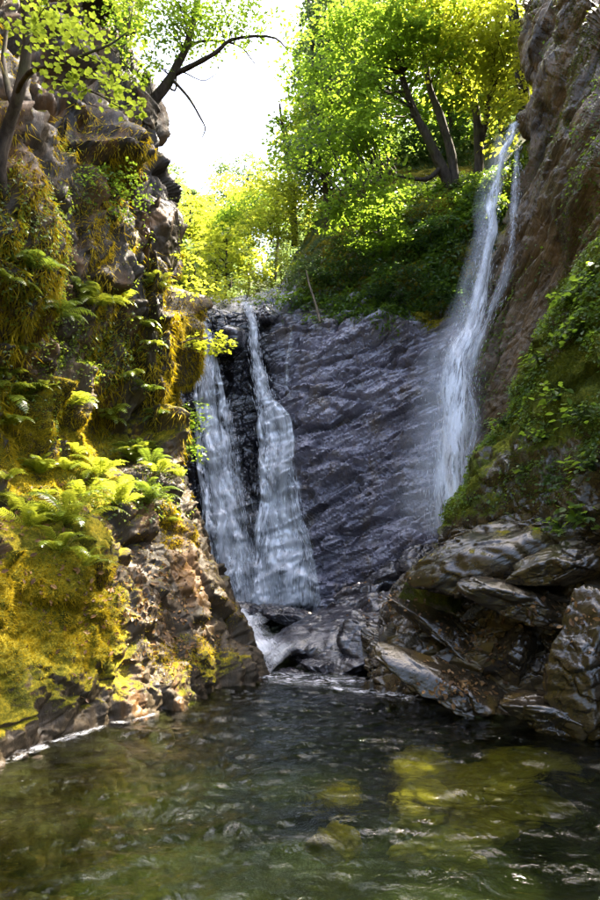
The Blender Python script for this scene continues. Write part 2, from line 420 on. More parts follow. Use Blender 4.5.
def dispL(p, u, v):
    vr = v * 11.0                                             # row coordinate: <5 bank, >6 cliff
    cl = sstep(5.2, 6.6, vr)
    bank = 0.13 * fbm(p, 0.9, 4, 3) + 0.05 * fbm(p, 5.0, 4, 5) + 0.15 * blocky(p, (1.5, 1.5, 1.2), 0.8, 0.3, 2) + 0.05 * blocky(p, (5, 5, 5), 0.8, 0.25, 9) + 0.016 * blocky(p, (15, 15, 15), 0.9, 0.25, 10)
    wp = p + 0.25 * np.stack([fbm(p, 0.8, 3, 60 + k) for k in range(3)], 1)
    cliff = 0.55 * fbm(p * np.array((1, 1, 0.5)), 0.6, 3, 12) + 0.42 * blocky(wp, (0.9, 0.9, 0.5), 0.9, 0.4, 21) + 0.20 * blocky(wp, (2.2, 2.2, 1.1), 0.9, 0.35, 22) \
        + 0.07 * fbm(p * np.array((1, 1, 0.22)), 4.5, 4, 14, ridged=True) + 0.05 * blocky(wp, (7, 7, 3.5), 0.9, 0.3, 23) + 0.02 * blocky(wp, (18, 18, 11), 0.9, 0.3, 24)
    d = 1.3 * bank * (1 - cl) + 1.35 * cliff * cl
    # crags and recesses that the cliff shows
    for (px, py, Y, r, a) in ((168, 235, 10.4, 0.75, 0.35), (20, 395, 7.2, 0.8, -0.55), (95, 350, 8.6, 0.7, -0.35), (150, 300, 9.7, 0.8, 0.30),
                              (40, 330, 7.8, 0.6, 0.3), (60, 460, 7.9, 0.5, -0.2), (120, 420, 9.2, 0.5, -0.4), (15, 250, 7.2, 0.6, 0.35),
                              (130, 545, 7.7, 0.35, -0.22), (60, 560, 6.7, 0.45, 0.15)):
        dd = np.linalg.norm((p - W(px, py, Y)) * np.array((1, 1, 0.8)), axis=1)
        d = d + a * np.exp(-(dd / r) ** 2)
    return d
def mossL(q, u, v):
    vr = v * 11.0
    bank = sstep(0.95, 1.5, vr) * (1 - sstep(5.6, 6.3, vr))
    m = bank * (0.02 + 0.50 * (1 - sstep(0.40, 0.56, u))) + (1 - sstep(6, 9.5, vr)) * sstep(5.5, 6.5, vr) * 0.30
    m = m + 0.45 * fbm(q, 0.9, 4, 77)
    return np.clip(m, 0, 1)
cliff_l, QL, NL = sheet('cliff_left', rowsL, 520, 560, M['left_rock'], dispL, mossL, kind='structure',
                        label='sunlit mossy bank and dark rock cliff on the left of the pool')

# ---- back cliff: the waterfall face and the crinkled purple wall, rounding into the ledge of the trees
def bcol(px, base, body, top):
    return base + body + top
bk_cols = []
def addb(pts): bk_cols.append([W(*p) for p in pts])
addb([(120, 640, 15.6), (120, 612, 15.6), (122, 540, 15.7), (124, 460, 15.8), (126, 390, 15.9), (128, 340, 16.0), (130, 318, 16.2), (130, 305, 16.8), (130, 290, 19), (130, 270, 23)])
addb([(185, 640, 15.3), (185, 612, 15.3), (184, 540, 15.5), (184, 460, 15.7), (184, 390, 15.85), (184, 340, 16.0), (184, 318, 16.2), (184, 309, 16.7), (188, 302, 18.5), (190, 296, 22)])
addb([(215, 640, 15.2), (215, 612, 15.2), (213, 540, 15.45), (211, 460, 15.7), (209, 390, 15.85), (208, 345, 16.0), (210, 322, 16.2), (212, 311, 16.6), (212, 303, 18.5), (212, 297, 22)])
addb([(250, 640, 15.1), (250, 612, 15.1), (248, 540, 15.35), (246, 460, 15.75), (244, 390, 16.05), (244, 345, 16.2), (245, 322, 16.4), (246, 310, 16.8), (246, 302, 18.5), (246, 296, 22)])
addb([(285, 640, 15.0), (285, 612, 15.0), (282, 540, 15.2), (278, 460, 15.5), (275, 400, 15.75), (276, 350, 16.0), (278, 322, 16.2), (280, 308, 16.6), (280, 292, 18.5), (280, 280, 22)])
addb([(318, 640, 14.7), (318, 612, 14.7), (316, 540, 14.9), (312, 460, 15.2), (308, 390, 15.5), (306, 335, 15.8), (306, 305, 16.2), (306, 280, 17.0), (304, 258, 19), (304, 240, 23)])
addb([(352, 640, 14.5), (352, 612, 14.5), (352, 540, 14.7), (352, 460, 15.0), (350, 390, 15.4), (348, 330, 15.7), (346, 285, 16.2), (344, 245, 17.0), (342, 218, 19), (340, 190, 23)])
addb([(390, 640, 14.2), (390, 612, 14.2), (392, 540, 14.4), (392, 460, 14.8), (390, 390, 15.3), (388, 330, 15.6), (388, 270, 16.0), (388, 215, 16.6), (388, 190, 18.5), (388, 160, 23)])
addb([(430, 640, 13.6), (430, 612, 13.6), (432, 540, 13.9), (432, 460, 14.5), (430, 390, 15.1), (428, 330, 15.4), (430, 260, 15.8), (432, 205, 16.3), (434, 182, 18.3), (434, 150, 23)])
addb([(480, 640, 13.2), (480, 612, 13.2), (480, 540, 13.6), (480, 460, 14.4), (480, 390, 15.1), (480, 330, 15.5), (482, 255, 15.9), (484, 195, 16.4), (486, 172, 18.3), (486, 130, 23)])
addb([(560, 640, 13.4), (560, 612, 13.4), (560, 540, 13.8), (560, 460, 14.6), (560, 390, 15.3), (560, 330, 15.7), (560, 240, 16.2), (560, 170, 16.8), (560, 140, 18.5), (560, 90, 23)])
rowsB = [[bk_cols[c][r] for c in range(len(bk_cols))] for r in range(10)]
BN = np.array((-0.30, 0.15, 0.94)); BN /= np.linalg.norm(BN)
M['wall_rock'] = rock_mat('wall_rock', (0.045, 0.043, 0.052), (0.22, 0.205, 0.245), (0.46, 0.43, 0.49), (0.04, 0.17), (0.45, 1.0, 1.5), axes=np.array(((.92, 0, -.38), (0, 1, 0), (.38, 0, .92))), bump=.9,
                          moss=-0.16, wet=0.9, stain=(0.17, 0.125, 0.08))
def dispB(p, u, v):
    tilt = np.stack((p[:, 0] * 0.92 + p[:, 2] * 0.38, p[:, 1], (p[:, 2] * 0.92 - p[:, 0] * 0.38) * 1.9), 1)
    wp = tilt + 0.35 * np.stack([fbm(p, 1.1, 3, 80 + k) for k in range(3)], 1)
    wq = tilt * np.array((.6, 1, 1)) + 0.22 * np.stack([fbm(p, 0.5, 2, 80 + k) for k in range(3)], 1)
    bed = np.array((-.38, .1, .92))
    crink = 0.30 * blocky(wq, (0.7, 0.8, 0.75), 1.0, 0.15, 33) + 0.13 * blocky(wq, (1.9, 1.9, 1.9), 1.1, 0.15, 34) + 0.055 * blocky(wq, (4.6, 4.6, 4.6), 1.2, 0.2, 36) \
        + 0.02 * blocky(wq, (11, 11, 10), 1.2, 0.2, 38) + 0.16 * strata(p, bed / np.linalg.norm(bed), 0.9, 39, .9, .5) + 0.075 * strata(p, bed / np.linalg.norm(bed), 2.6, 37, 1.0, .7)
    big = 0.22 * fbm(p, 0.35, 2, 37)
    fall = 1 - sstep(-0.9, -0.2, p[:, 0])                     # behind the water: taller, blockier steps
    blk = 0.30 * blocky(p + 0.2 * fbm(p, 1, 2, 90)[:, None], (1.1, 1.1, 0.7), 0.7, 0.3, 41) + 0.10 * blocky(p, (3, 3, 2), 0.7, 0.3, 42)
    top = sstep(0.72, 0.85, v)
    return (crink * (1 - 0.6 * fall) + big + blk * (0.12 + 0.88 * fall)) * (1 - 0.6 * top)
def mossB(q, u, v):
    z = q[:, 2]; x = q[:, 0]
    edge = 7.6 + 0.6 * (x > 0.6) - 0.35 * x + 0.8 * fbm(q, 0.9, 3, 51)
    return np.clip(sstep(0, 1.2, z - edge) * sstep(-0.6, 0.3, x) * 0.9 + 0.2 * sstep(2.2, 3.2, x), 0, 1)
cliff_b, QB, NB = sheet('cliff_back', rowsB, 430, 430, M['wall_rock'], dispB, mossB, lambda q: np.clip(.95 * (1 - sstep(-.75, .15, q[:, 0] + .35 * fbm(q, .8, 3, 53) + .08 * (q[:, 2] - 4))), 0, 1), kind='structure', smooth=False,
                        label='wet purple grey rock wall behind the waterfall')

# ---- right strata wall
rc = [
    [W(520, 640, 15.5), W(520, 540, 15.6), W(524, 450, 15.7), W(530, 370, 15.8), W(540, 290, 15.9), W(560, 200, 16), W(570, 120, 17), W(580, 40, 18), W(580, -20, 19), W(590, -60, 21)],
    [W(470, 640, 13.6), W(470, 540, 13.8), W(478, 450, 13.9), W(488, 370, 14), W(502, 290, 14), W(518, 200, 14.2), W(530, 120, 14.8), W(530, 40, 15.6), W(524, -20, 16.4), W(534, -60, 18)],
    [W(445, 640, 12.2), W(448, 540, 12.5), W(458, 450, 12.7), W(468, 370, 12.8), W(482, 290, 12.9), W(500, 200, 13), W(517, 125, 13.5), W(520, 45, 14.2), W(513, -20, 14.9), W(530, -60, 16.5)],
    [W(480, 640, 11.0), W(485, 540, 11.3), W(492, 450, 11.5), W(502, 370, 11.7), W(516, 290, 11.9), W(528, 205, 12.1), W(538, 125, 12.4), W(538, 45, 13.2), W(533, -20, 14), W(560, -50, 15.6)],
    [W(530, 640, 9.9), W(532, 540, 10.1), W(538, 450, 10.3), W(546, 370, 10.5), W(555, 290, 10.7), W(562, 205, 10.8), W(565, 125, 11.0), W(563, 45, 11.8), W(558, -20, 12.8), W(600, -40, 14.6)],
    [W(590, 640, 8.4), W(590, 540, 8.6), W(592, 450, 8.8), W(596, 370, 9.0), W(600, 290, 9.1), W(602, 205, 9.1), W(602, 125, 9.3), W(598, 45, 9.9), W(594, -20, 10.7), W(680, -20, 12.6)],
    [W(690, 640, 6.4), W(690, 540, 6.5), W(690, 450, 6.6), W(690, 370, 6.7), W(695, 310, 6.8), W(700, 260, 6.9), W(710, 210, 7.1), W(725, 170, 7.4), W(745, 140, 7.8), W(790, 120, 8.6)],
    [np.array((5.0 + .25 * z, 2.0, z)) for z in (-0.5, 0.4, 1.0, 1.6, 2.2, 2.8, 3.4, 4.0, 4.5, 4.8)],
    [np.array((5.6 + .25 * z, -4.0, z)) for z in (-0.5, 0.4, 1.0, 1.6, 2.2, 2.8, 3.4, 4.0, 4.5, 4.8)],
]
rowsR = [[rc[c][r] for c in range(len(rc))] for r in range(10)]
la = W(600, 205, 9.0) - W(480, 430, 12.4); la /= np.linalg.norm(la)       # run of the beds on the wall
wnrm = np.cross(W(590, 450, 8.8) - W(460, 450, 12.7), np.array((0, 0, 1.0))); wnrm /= np.linalg.norm(wnrm)
RN = np.cross(la, W(560, 250, 10.5) - np.array((0, 0, CAM_H))); RN /= np.linalg.norm(RN)
RB = np.stack((la, RN, np.cross(la, RN)), 1)                                           # bed axes
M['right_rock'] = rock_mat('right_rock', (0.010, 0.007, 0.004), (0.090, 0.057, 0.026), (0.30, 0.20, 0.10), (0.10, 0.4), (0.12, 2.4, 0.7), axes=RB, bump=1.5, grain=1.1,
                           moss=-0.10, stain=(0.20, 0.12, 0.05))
def dispR(p, u, v):
    q = p @ RB
    up = sstep(0.62, 0.8, v)
    st = 0.30 * strata(p, RN, 0.9, 5, 0.6, 0.35) + 0.17 * strata(p, RN, 2.2, 8, 0.6, 0.5) + 0.05 * strata(p, RN, 5.0, 4, 0.6, 0.7) + 0.016 * strata(p, RN, 8.0, 9, 0.9, 1.5)
    wq = q + 0.2 * np.stack([fbm(p, 0.5, 2, 100 + k) for k in range(3)], 1)
    bl = 0.22 * blocky(wq, (0.35, 1.0, 0.6), 0.7, 0.25, 61) + 0.07 * blocky(wq, (0.9, 2.8, 1.5), 0.8, 0.3, 62) + 0.035 * blocky(wq, (2.2, 6, 4), 0.9, 0.25, 63) + 0.012 * blocky(wq, (7, 16, 10), 0.9, 0.2, 69)
    bl = bl + up * (0.25 * blocky(wq, (0.5, 0.8, 0.6), 0.9, 0.3, 67) + 0.08 * blocky(wq, (1.6, 2.4, 2), 0.9, 0.3, 68))
    return -(st * (1 - 0.55 * up) + bl + 0.35 * fbm(p, 0.4, 2, 64) + 0.02 * fbm(p, 8, 4, 65))
def mossR(q, u, v):
    return np.clip(0.25 + 0.45 * fbm(q, 0.45, 3, 66), 0, 1) * (0.5 + 0.5 * (1 - sstep(0.6, 0.8, v)))
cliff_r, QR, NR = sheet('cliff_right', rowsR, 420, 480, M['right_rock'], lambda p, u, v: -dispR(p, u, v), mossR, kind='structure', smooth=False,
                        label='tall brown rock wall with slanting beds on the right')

# ---- right lower buttress and bank
bc = [
    [np.array((1.6, 12.2, -0.8)), np.array((1.55, 12.3, 0.3)), W(372, 612, 12.4), W(380, 595, 12.6), W(396, 575, 12.8), W(420, 556, 13.0), W(440, 545, 13.1), W(450, 538, 13.2), W(470, 545, 13.6)],
    [np.array((1.0, 9.3, -1.2)), W(362, 676, 9.2), W(366, 645, 9.4), W(372, 615, 9.8), W(390, 590, 10.3), W(416, 566, 10.8), W(440, 545, 11.0), W(448, 530, 11.1), W(470, 540, 12.0)],
    [np.array((1.15, 8.2, -1.2)), W(400, 694, 8.05), W(398, 655, 8.3), W(404, 620, 8.7), W(420, 592, 9.1), W(442, 562, 9.3), W(446, 520, 9.4), W(470, 472, 9.8), W(492, 480, 11.2)],
    [np.array((1.75, 7.2, -1.2)), W(470, 707, 7.35), W(468, 662, 7.65), W(468, 622, 8.0), W(474, 590, 8.35), W(478, 558, 8.35), W(478, 510, 8.5), W(506, 428, 9.2), W(520, 425, 10.6)],
    [np.array((2.2, 6.4, -1.2)), W(535, 722, 6.65), W(532, 672, 6.95), W(530, 622, 7.3), W(530, 585, 7.55), W(528, 545, 7.5), W(535, 490, 7.75), W(548, 345, 8.6), W(548, 320, 10.2)],
    [np.array((2.6, 5.6, -1.2)), W(600, 742, 5.9), W(598, 690, 6.1), W(595, 630, 6.4), W(590, 580, 6.6), W(588, 535, 6.6), W(592, 460, 6.9), W(600, 262, 7.9), W(600, 230, 8.9)],
    [np.array((3.0, 4.0, -1.2)), W(740, 790, 4.6), W(735, 730, 4.7), W(725, 650, 4.9), W(715, 590, 5.0), W(710, 530, 5.0), W(705, 440, 5.2), W(700, 180, 5.9), W(700, 150, 6.6)],
    [np.array((3.4, 0.5, z)) + np.array((a, 0, 0)) for z, a in ((-1.2, 0), (0, .2), (0.4, .3), (0.8, .4), (1.2, .5), (1.6, .5), (2.0, .7), (2.6, 1.2), (2.8, 1.8))],
    [np.array((4.0, -5., z)) + np.array((a, 0, 0)) for z, a in ((-1.2, 0), (0, .2), (0.4, .3), (0.8, .4), (1.2, .5), (1.6, .5), (2.0, .7), (2.6, 1.2), (2.8, 1.8))],
]
rowsK = [[bc[c][r] for c in range(len(bc))] for r in range(9)]
KN = np.array((-0.42, 0.1, 0.90)); KN /= np.linalg.norm(KN)
def dispK(p, u, v):
    vr = v * 8
    low = 1 - 0.75 * sstep(5.2, 6.4, vr)
    wp = p + 0.2 * np.stack([fbm(p, 1.0, 3, 110 + k) for k in range(3)], 1)
    rot = np.stack((wp[:, 0] * 0.9 + wp[:, 2] * 0.43, wp[:, 1], wp[:, 2] * 0.9 - wp[:, 0] * 0.43), 1)
    rk = 0.26 * blocky(rot, (0.8, 0.9, 1.5), 0.8, 0.35, 71) + 0.10 * blocky(rot, (2.0, 2.2, 4.0), 0.8, 0.3, 72) + 0.04 * blocky(rot, (5, 5, 10), 0.8, 0.3, 73) + 0.05 * strata(p, KN, 3.5, 75, 0.4)
    sm = 0.10 * fbm(p, 1.4, 4, 74) + 0.05 * fbm(p, 6, 4, 76) + 0.06 * blocky(wp, (2, 2, 2), 0.6, 0.2, 77)
    return rk * low + (sm + rk * 0.5) * (1 - low) + 0.15 * fbm(p, 0.6, 2, 78)
def mossK(q, u, v):
    vr = v * 8
    return np.clip(sstep(5.7, 6.3, vr) * (0.55 + 0.7 * fbm(q, 1.1, 3, 79)) + sstep(3.0, 4.2, vr) * 0.15 + 0.25 * fbm(q, 0.7, 3, 81) * sstep(1.5, 3, vr), 0, 1)
M['buttress'] = rock_mat('buttress', (0.012, 0.009, 0.005), (0.042, 0.030, 0.016), (0.11, 0.08, 0.042), (0.06, 0.26), (1, 1, 1.6),
                         moss=0.02, stain=(0.10, 0.065, 0.015), wet=0.8, bump=.8, axes=np.array(((.88, 0, -.47), (0, 1, 0), (.47, 0, .88))), mossc=((0.03, 0.042, 0.006), (0.09, 0.11, 0.012), (0.24, 0.23, 0.02)))
butt, QK, NK = sheet('bank_right', rowsK, 420, 420, M['buttress'], dispK, mossK, kind='structure', smooth=False,
                     label='wet dark rock bank with a mossy top on the right of the pool')

# ---- pool bed, and the wooded ground beyond the falls
def field(name, x0, x1, y0, y1, nx, ny, f, mat, **tags):
    X, Y = np.meshgrid(np.linspace(x0, x1, nx), np.linspace(y0, y1, ny))
    p = np.stack((X.ravel(), Y.ravel(), np.zeros(X.size)), 1)
    p[:, 2] = f(p[:, 0], p[:, 1], p)
    return mk(name, p, grid_faces(nx, ny), mat, attrs={'moss': np.zeros(len(p))}, **tags)
def bed_z(x, y, p):
    c = -0.85 + 0.45 * np.exp(-((x - 1.0) ** 2 / 1.2 + (y - 4.0) ** 2 / 1.0)) + 0.35 * sstep(7.5, 9.5, y) + 0.5 * sstep(11, 13, y)
    return c + 0.10 * fbm(p, 0.9, 3, 91) + 0.08 * blocky(p, (2.4, 2.4, 2.4), 0.6, 0.2, 92) + 0.02 * fbm(p, 6, 3, 93)
field('ground', -9, 9, -9, 17, 260, 340, bed_z, M['bed'], kind='structure', label='stony bed of the pool and gorge floor')
def hill_z(x, y, p):
    v = 7.9 + 0.06 * (y - 16.5) + 0.55 * np.clip(y - 26, 0, 60) - 0.25 * np.clip(y - 60, 0, 200)
    xc = -1.3 - 0.06 * (y - 17)
    r = np.clip(x - xc - 0.9, 0, 60); l = np.clip(xc - 1.3 - x, 0, 60)
    return v + np.where(r < 18, r * 1.0, 18 + (r - 18) * 0.4) + np.where(l < 16, l * 1.05, 16.8 + (l - 16) * 0.4) + 0.35 * fbm(p, 0.4, 4, 95) - 1.3 * (1 - sstep(17.2, 19.5, y))
field('hill', -60, 70, 17.2, 140, 220, 220, hill_z, M['hill'], kind='structure', label='steep wooded valley beyond the falls')
def hz(x, y):
    return float(hill_z(np.array([x]), np.array([y]), np.array([[x, y, 0.0]]))[0])

# ------------------------------------------------------------------ water
def pool_f(x, y, p):
    chop = 0.35 + 0.65 * sstep(5.0, 10.0, y)
    q = np.stack((x + 0.3 * noise(p * 0.7, 3), y * 1.7, x * 0), 1)
    z = 0.030 * fbm(q, 1.4, 2, 201) + 0.020 * fbm(q, 4.0, 2, 203) + 0.011 * fbm(q, 9, 2, 205)
    return z * (1.0 + 0.2 * chop)
pool = field('water', -4.5, 4.5, -7, 10.9, 420, 760, pool_f, M['water'], kind='structure', label='rippled dark green pool in the foreground')
upool = field('plunge_water', -4.2, 3.0, 12.2, 16.0, 160, 90, lambda x, y, p: 0.47 + 0.015 * fbm(p, 3, 3, 207), M['water'], kind='structure',
              label='small plunge pool at the foot of the waterfall')

from mathutils.bvhtree import BVHTree
def bvh(o):
    me = o.data; V = [v.co for v in me.vertices]; return BVHTree.FromPolygons(V, [p.vertices for p in me.polygons])
BV = {'l': bvh(cliff_l), 'k': bvh(butt), 'r': bvh(cliff_r), 'b': bvh(cliff_b)}
def drape(q, nu, nv, key, gap, keep):
    """lay a sheet of water on the rock behind it: it follows the ledges, never sinks in"""
    Y = q[:, 1].copy()
    for i, p in enumerate(q):
        l = BV[key].ray_cast(Vector((p[0], p[1] - 4, p[2])), Vector((0, 1, 0)))[0]
        if l is not None: Y[i] = l[1] - gap
    Y = Y.reshape(nv, nu)
    k = np.array((1, 2, 3, 2, 1.0)); k /= k.sum()
    Yp = np.pad(Y, ((2, 2), (1, 1)), mode='edge')
    Ym = sum(k[j] * Yp[j:j + nv] for j in range(5)); Ym = (Ym[:, :-2] + Ym[:, 1:-1] + Ym[:, 2:]) / 3
    Y2 = np.minimum(Ym, Y)
    o = q.copy(); o[:, 1] = np.minimum(Y2.ravel(), keep * q[:, 1] + (1 - keep) * Y2.ravel())
    return o

def ribbon(name, path, mat, parent, nu=14, nv=160, bulge=0.06, jag=0.05, seed=0, on=None, keep=0.0, gap=0.04, **tags):
    """a sheet of falling water along a path of (point, width); UV in metres, 'edge' fades the sides"""
    C = catmull(np.array([p for p, w in path]), nv, 0); Wd = catmull(np.array([[w] for p, w in path]), nv, 0)[:, 0]
    T = np.gradient(C, axis=0); T /= np.linalg.norm(T, axis=1, keepdims=True)
    view = np.array((0.0, -1.0, 0.25))
    side = np.cross(T, view); side /= np.linalg.norm(side, axis=1, keepdims=True)
    nrm = np.cross(side, T)
    s = np.linspace(-1, 1, nu)
    P = C[:, None, :] + side[:, None, :] * (s[None, :, None] * Wd[:, None, None] / 2) + nrm[:, None, :] * (bulge * (1 - s ** 2))[None, :, None]
    q = P.reshape(-1, 3)
    q = q + nrm.repeat(nu, 0) * (jag * fbm(q * np.array((1, 1, 0.3)), 4, 3, seed))[:, None] + side.repeat(nu, 0) * (jag * 1.2 * fbm(q * np.array((1, 1, .5)), 2, 2, seed + 9))[:, None]
    if on:
        q = drape(q, nu, nv, on, gap, keep); C = q.reshape(nv, nu, 3)[:, nu // 2].copy()
    ln = np.concatenate(([0], np.cumsum(np.linalg.norm(np.diff(C, axis=0), axis=1))))
    uv = np.stack(((s[None, :] * Wd[:, None] / 2).ravel() + seed * 3.1, ln.repeat(nu) + seed * 1.7), 1)
    ends = np.minimum(np.linspace(0, 1, nv) / 0.03, (1 - np.linspace(0, 1, nv)) / 0.06).clip(0, 1)
    edge = ((1 - np.abs(s))[None, :] * ends[:, None]).ravel()
    o = mk(name, q - np.array(parent.location if parent else (0, 0, 0)), grid_faces(nu, nv), mat, parent, attrs={'edge': edge}, uv=uv, **tags)
    return C, Wd, T, side, nrm

def streaks(name, fr, n, lens, wid, spread, mat, parent, seed=0, drop=0.0, out=0.05, **tags):
    """thin slivers of white water riding a ribbon's path"""
    C, Wd, T, side, nrm = fr; rg = np.random.default_rng(seed)
    i = rg.integers(2, len(C) - 3, n); s = np.clip(rg.normal(0, 0.45, n), -1.3, 1.3) * spread
    P = C[i] + side[i] * (s * Wd[i] / 2)[:, None] + nrm[i] * rg.uniform(0, out, n)[:, None] + T[i] * rg.uniform(-0.05, 0.05, n)[:, None]
    l = rg.uniform(*lens, n)[:, None]; w = rg.uniform(*wid, n)[:, None]
    d = T[i] + rg.normal(0, 0.06 + drop, (n, 3)); d /= np.linalg.norm(d, axis=1, keepdims=True)
    a = rg.normal(0, 1, (n, 3)); b = np.cross(d, a); b /= np.linalg.norm(b, axis=1, keepdims=True); c = np.cross(d, b)
    V = np.stack((P - d * l, P + b * w, P + c * w - b * w * .5, P - c * w - b * w * .5, P + d * l), 1).reshape(-1, 3)
    k = np.arange(n)[:, None] * 5
    F = np.concatenate([k + np.array(f) for f in ((0, 1, 2), (0, 2, 3), (0, 3, 1), (4, 2, 1), (4, 3, 2), (4, 1, 3))])
    return mk(name, V - np.array(parent.location if parent else (0, 0, 0)), F, mat, parent, kind='stuff', **tags)

wf = empty('waterfall', W(265, 606, 14.9), label='white two-stranded waterfall dropping into the plunge pool', cat='waterfall')
def wp_(l): return [(W(a, b, c), w) for a, b, c, w in l]
right_path = wp_([(244, 299, 17.4, .30), (247, 307, 16.35, .30), (252, 325, 15.95, .28), (257, 355, 15.8, .36), (261, 380, 15.65, .46), (266, 400, 15.35, .58), (272, 440, 15.1, .8), (275, 490, 14.95, 1.15), (279, 550, 14.8, 1.4), (282, 609, 14.6, 1.6)])
left_path = wp_([(196, 306, 17.3, .5), (199, 312, 16.3, .55), (203, 335, 15.75, .5), (206, 370, 15.65, .5), (210, 410, 15.55, .6), (214, 460, 15.4, .8), (222, 510, 15.25, 1.0), (232, 560, 15.05, 1.2), (240, 609, 14.85, 1.35)])
mid_path = wp_([(226, 400, 15.5, .25), (230, 440, 15.4, .35), (236, 490, 15.25, .5), (244, 550, 15.05, .7), (252, 609, 14.8, .9)])
fr1 = ribbon('thin_film', right_path, M['film'], wf, 22, 200, seed=1, on='b', keep=.2)
fr2 = ribbon('thin_film', left_path, M['film'], wf, 22, 200, seed=3, on='b', keep=.2)
rgw = np.random.default_rng(12)
def strand(name, pts, mat, seed, keep=.35, gap=.08):
    p = [(W(a + rgw.normal(0, 1.3), b, c - .05), w * rgw.uniform(.8, 1.25)) for a, b, c, w in pts]
    ribbon(name, p, M[mat], wf, 16, 180, seed=seed, on='b', keep=keep, gap=gap, jag=.07)
# the thin right stream, its step on the ledge, then a broken fan
strand('right_strand', [(244, 299, 17.4, .24), (247, 307, 16.35, .26), (251, 325, 15.95, .24), (256, 350, 15.8, .27), (259, 372, 15.65, .30), (262, 392, 15.4, .36), (270, 404, 15.2, .42)], 'core', 101)
for k, (xs, w0, w1, mt) in enumerate([(((264, 398), (262, 440), (262, 490), (260, 550), (256, 608)), .26, .40, 'lace'), (((266, 396), (272, 430), (271, 480), (275, 545), (272, 608)), .34, .50, 'core'),
                                     (((268, 398), (281, 418), (284, 455), (283, 500), (290, 555), (289, 608)), .30, .48, 'core'), (((272, 402), (289, 420), (291, 470), (298, 530), (303, 608)), .20, .42, 'lace'),
                                     (((266, 470), (268, 520), (266, 560), (265, 608)), .30, .60, 'lace'), (((280, 500), (283, 550), (281, 608)), .4, .7, 'lace')]):
    n = len(xs); strand('right_strand', [(x, y, 15.35 - .7 * i / n, w0 + (w1 - w0) * i / (n - 1)) for i, (x, y) in enumerate(xs)], mt, 110 + k)
# the left veil: several uneven strands side by side
for k, (xs, w0, w1, mt) in enumerate([(((192, 310), (195, 345), (196, 400), (200, 460), (208, 530), (216, 608)), .16, .30, 'lace'), (((199, 312), (203, 345), (206, 395), (209, 440), (219, 500), (228, 560), (233, 608)), .28, .46, 'core'),
                                      (((206, 330), (212, 370), (215, 425), (222, 470), (234, 530), (243, 608)), .22, .46, 'lace'), (((214, 350), (221, 400), (226, 450), (231, 500), (244, 560), (250, 608)), .14, .40, 'lace'),
                                      (((205, 455), (213, 500), (221, 550), (226, 608)), .3, .6, 'lace')]):
    n = len(xs); strand('left_strand', [(x, y, 15.9 - .9 * i / n, w0 + (w1 - w0) * i / (n - 1)) for i, (x, y) in enumerate(xs)], mt, 130 + k)
fr3 = ribbon('middle_trickle', mid_path, M['fall_thin'], wf, seed=5, on='b', keep=.1)
edge_path = wp_([(290, 470, 15.0, .2), (298, 520, 14.85, .25), (306, 545, 14.7, .25), (312, 575, 14.6, .25), (314, 608, 14.5, .3)])
fr4 = ribbon('side_trickle', edge_path, M['fall'], wf, seed=6, on='b', keep=.2)
thin_path = wp_([(291, 322, 15.95, .14), (290, 345, 15.75, .14), (288, 375, 15.6, .14), (290, 400, 15.45, .14)])
ribbon('side_trickle', thin_path, M['fall_thin'], wf, seed=7, on='b')
for k, (px, Y) in enumerate(((222, 14.7), (262, 14.5), (298, 14.3))):                    # splash at the foot
    c = W(px, 606, Y)
    ribbon('splash', [(c + np.array((dx, 0, dz)), w) for dx, dz, w in ((-.55, .02, .2), (-.3, .12, .35), (0, .16, .4), (.3, .12, .35), (.55, .02, .2))], M['veil'], wf, seed=60 + k, jag=.08)
for k, (fr, n) in enumerate(((fr1, 1500), (fr2, 1100), (fr3, 260), (fr4, 200))):
    streaks('spray_threads', fr, n, (0.03, 0.16), (0.003, 0.009), 1.0, M['drops'], wf, seed=50 + k, out=0.16)

rf = empty('waterfall', W(450, 530, 11.6), label='tall thin waterfall misting down the slanting rock wall', cat='waterfall')
top_p = wp_([(514, 126, 13.6, .25), (509, 138, 12.85, .16), (501, 165, 12.55, .20), (493, 205, 12.4, .22), (487, 245, 12.3, .24), (480, 285, 12.2, .28), (469, 325, 12.0, .36), (456, 362, 11.8, .55), (452, 410, 11.65, .62), (449, 470, 11.5, .7), (446, 540, 11.4, .75)])
r1 = ribbon('main_jet', top_p, M['film'], rf, seed=11, jag=0.07)
ribbon('main_jet', [(p + np.array((.03, -.05, 0)), w) for p, w in top_p], M['lace'], rf, seed=14, jag=0.09)
r1b = ribbon('main_jet', [(p + np.array((0, -0.08, 0)), w * .6) for p, w in top_p[:8]], M['fall'], rf, seed=12, jag=0.05)
side_p = wp_([(517, 150, 12.55, .15), (514, 200, 12.2, .2), (511, 240, 12.0, .22), (500, 290, 11.9, .25), (488, 320, 11.9, .28), (476, 350, 11.8, .3), (470, 385, 11.75, .25), (474, 425, 11.6, .25), (467, 475, 11.5, .3), (460, 520, 11.4, .3)])
r2 = ribbon('side_jet', side_p, M['fall_thin'], rf, seed=13)
for k in range(3):
    ribbon('spray_veil', [(p + np.array((-0.05 - .13 * k + .1, -0.12 * k + .1, 0)), w * (1.2 + .15 * i) + .04) for i, (p, w) in enumerate(top_p[1:])], M['veil'], rf, seed=20 + k, jag=0.1)
for k, (fr, n) in enumerate(((r1, 1500), (r2, 350))):
    streaks('spray_threads', fr, n, (0.02, 0.10), (0.002, 0.006), 1.5, M['drops'], rf, seed=70 + k, drop=0.06, out=0.25)

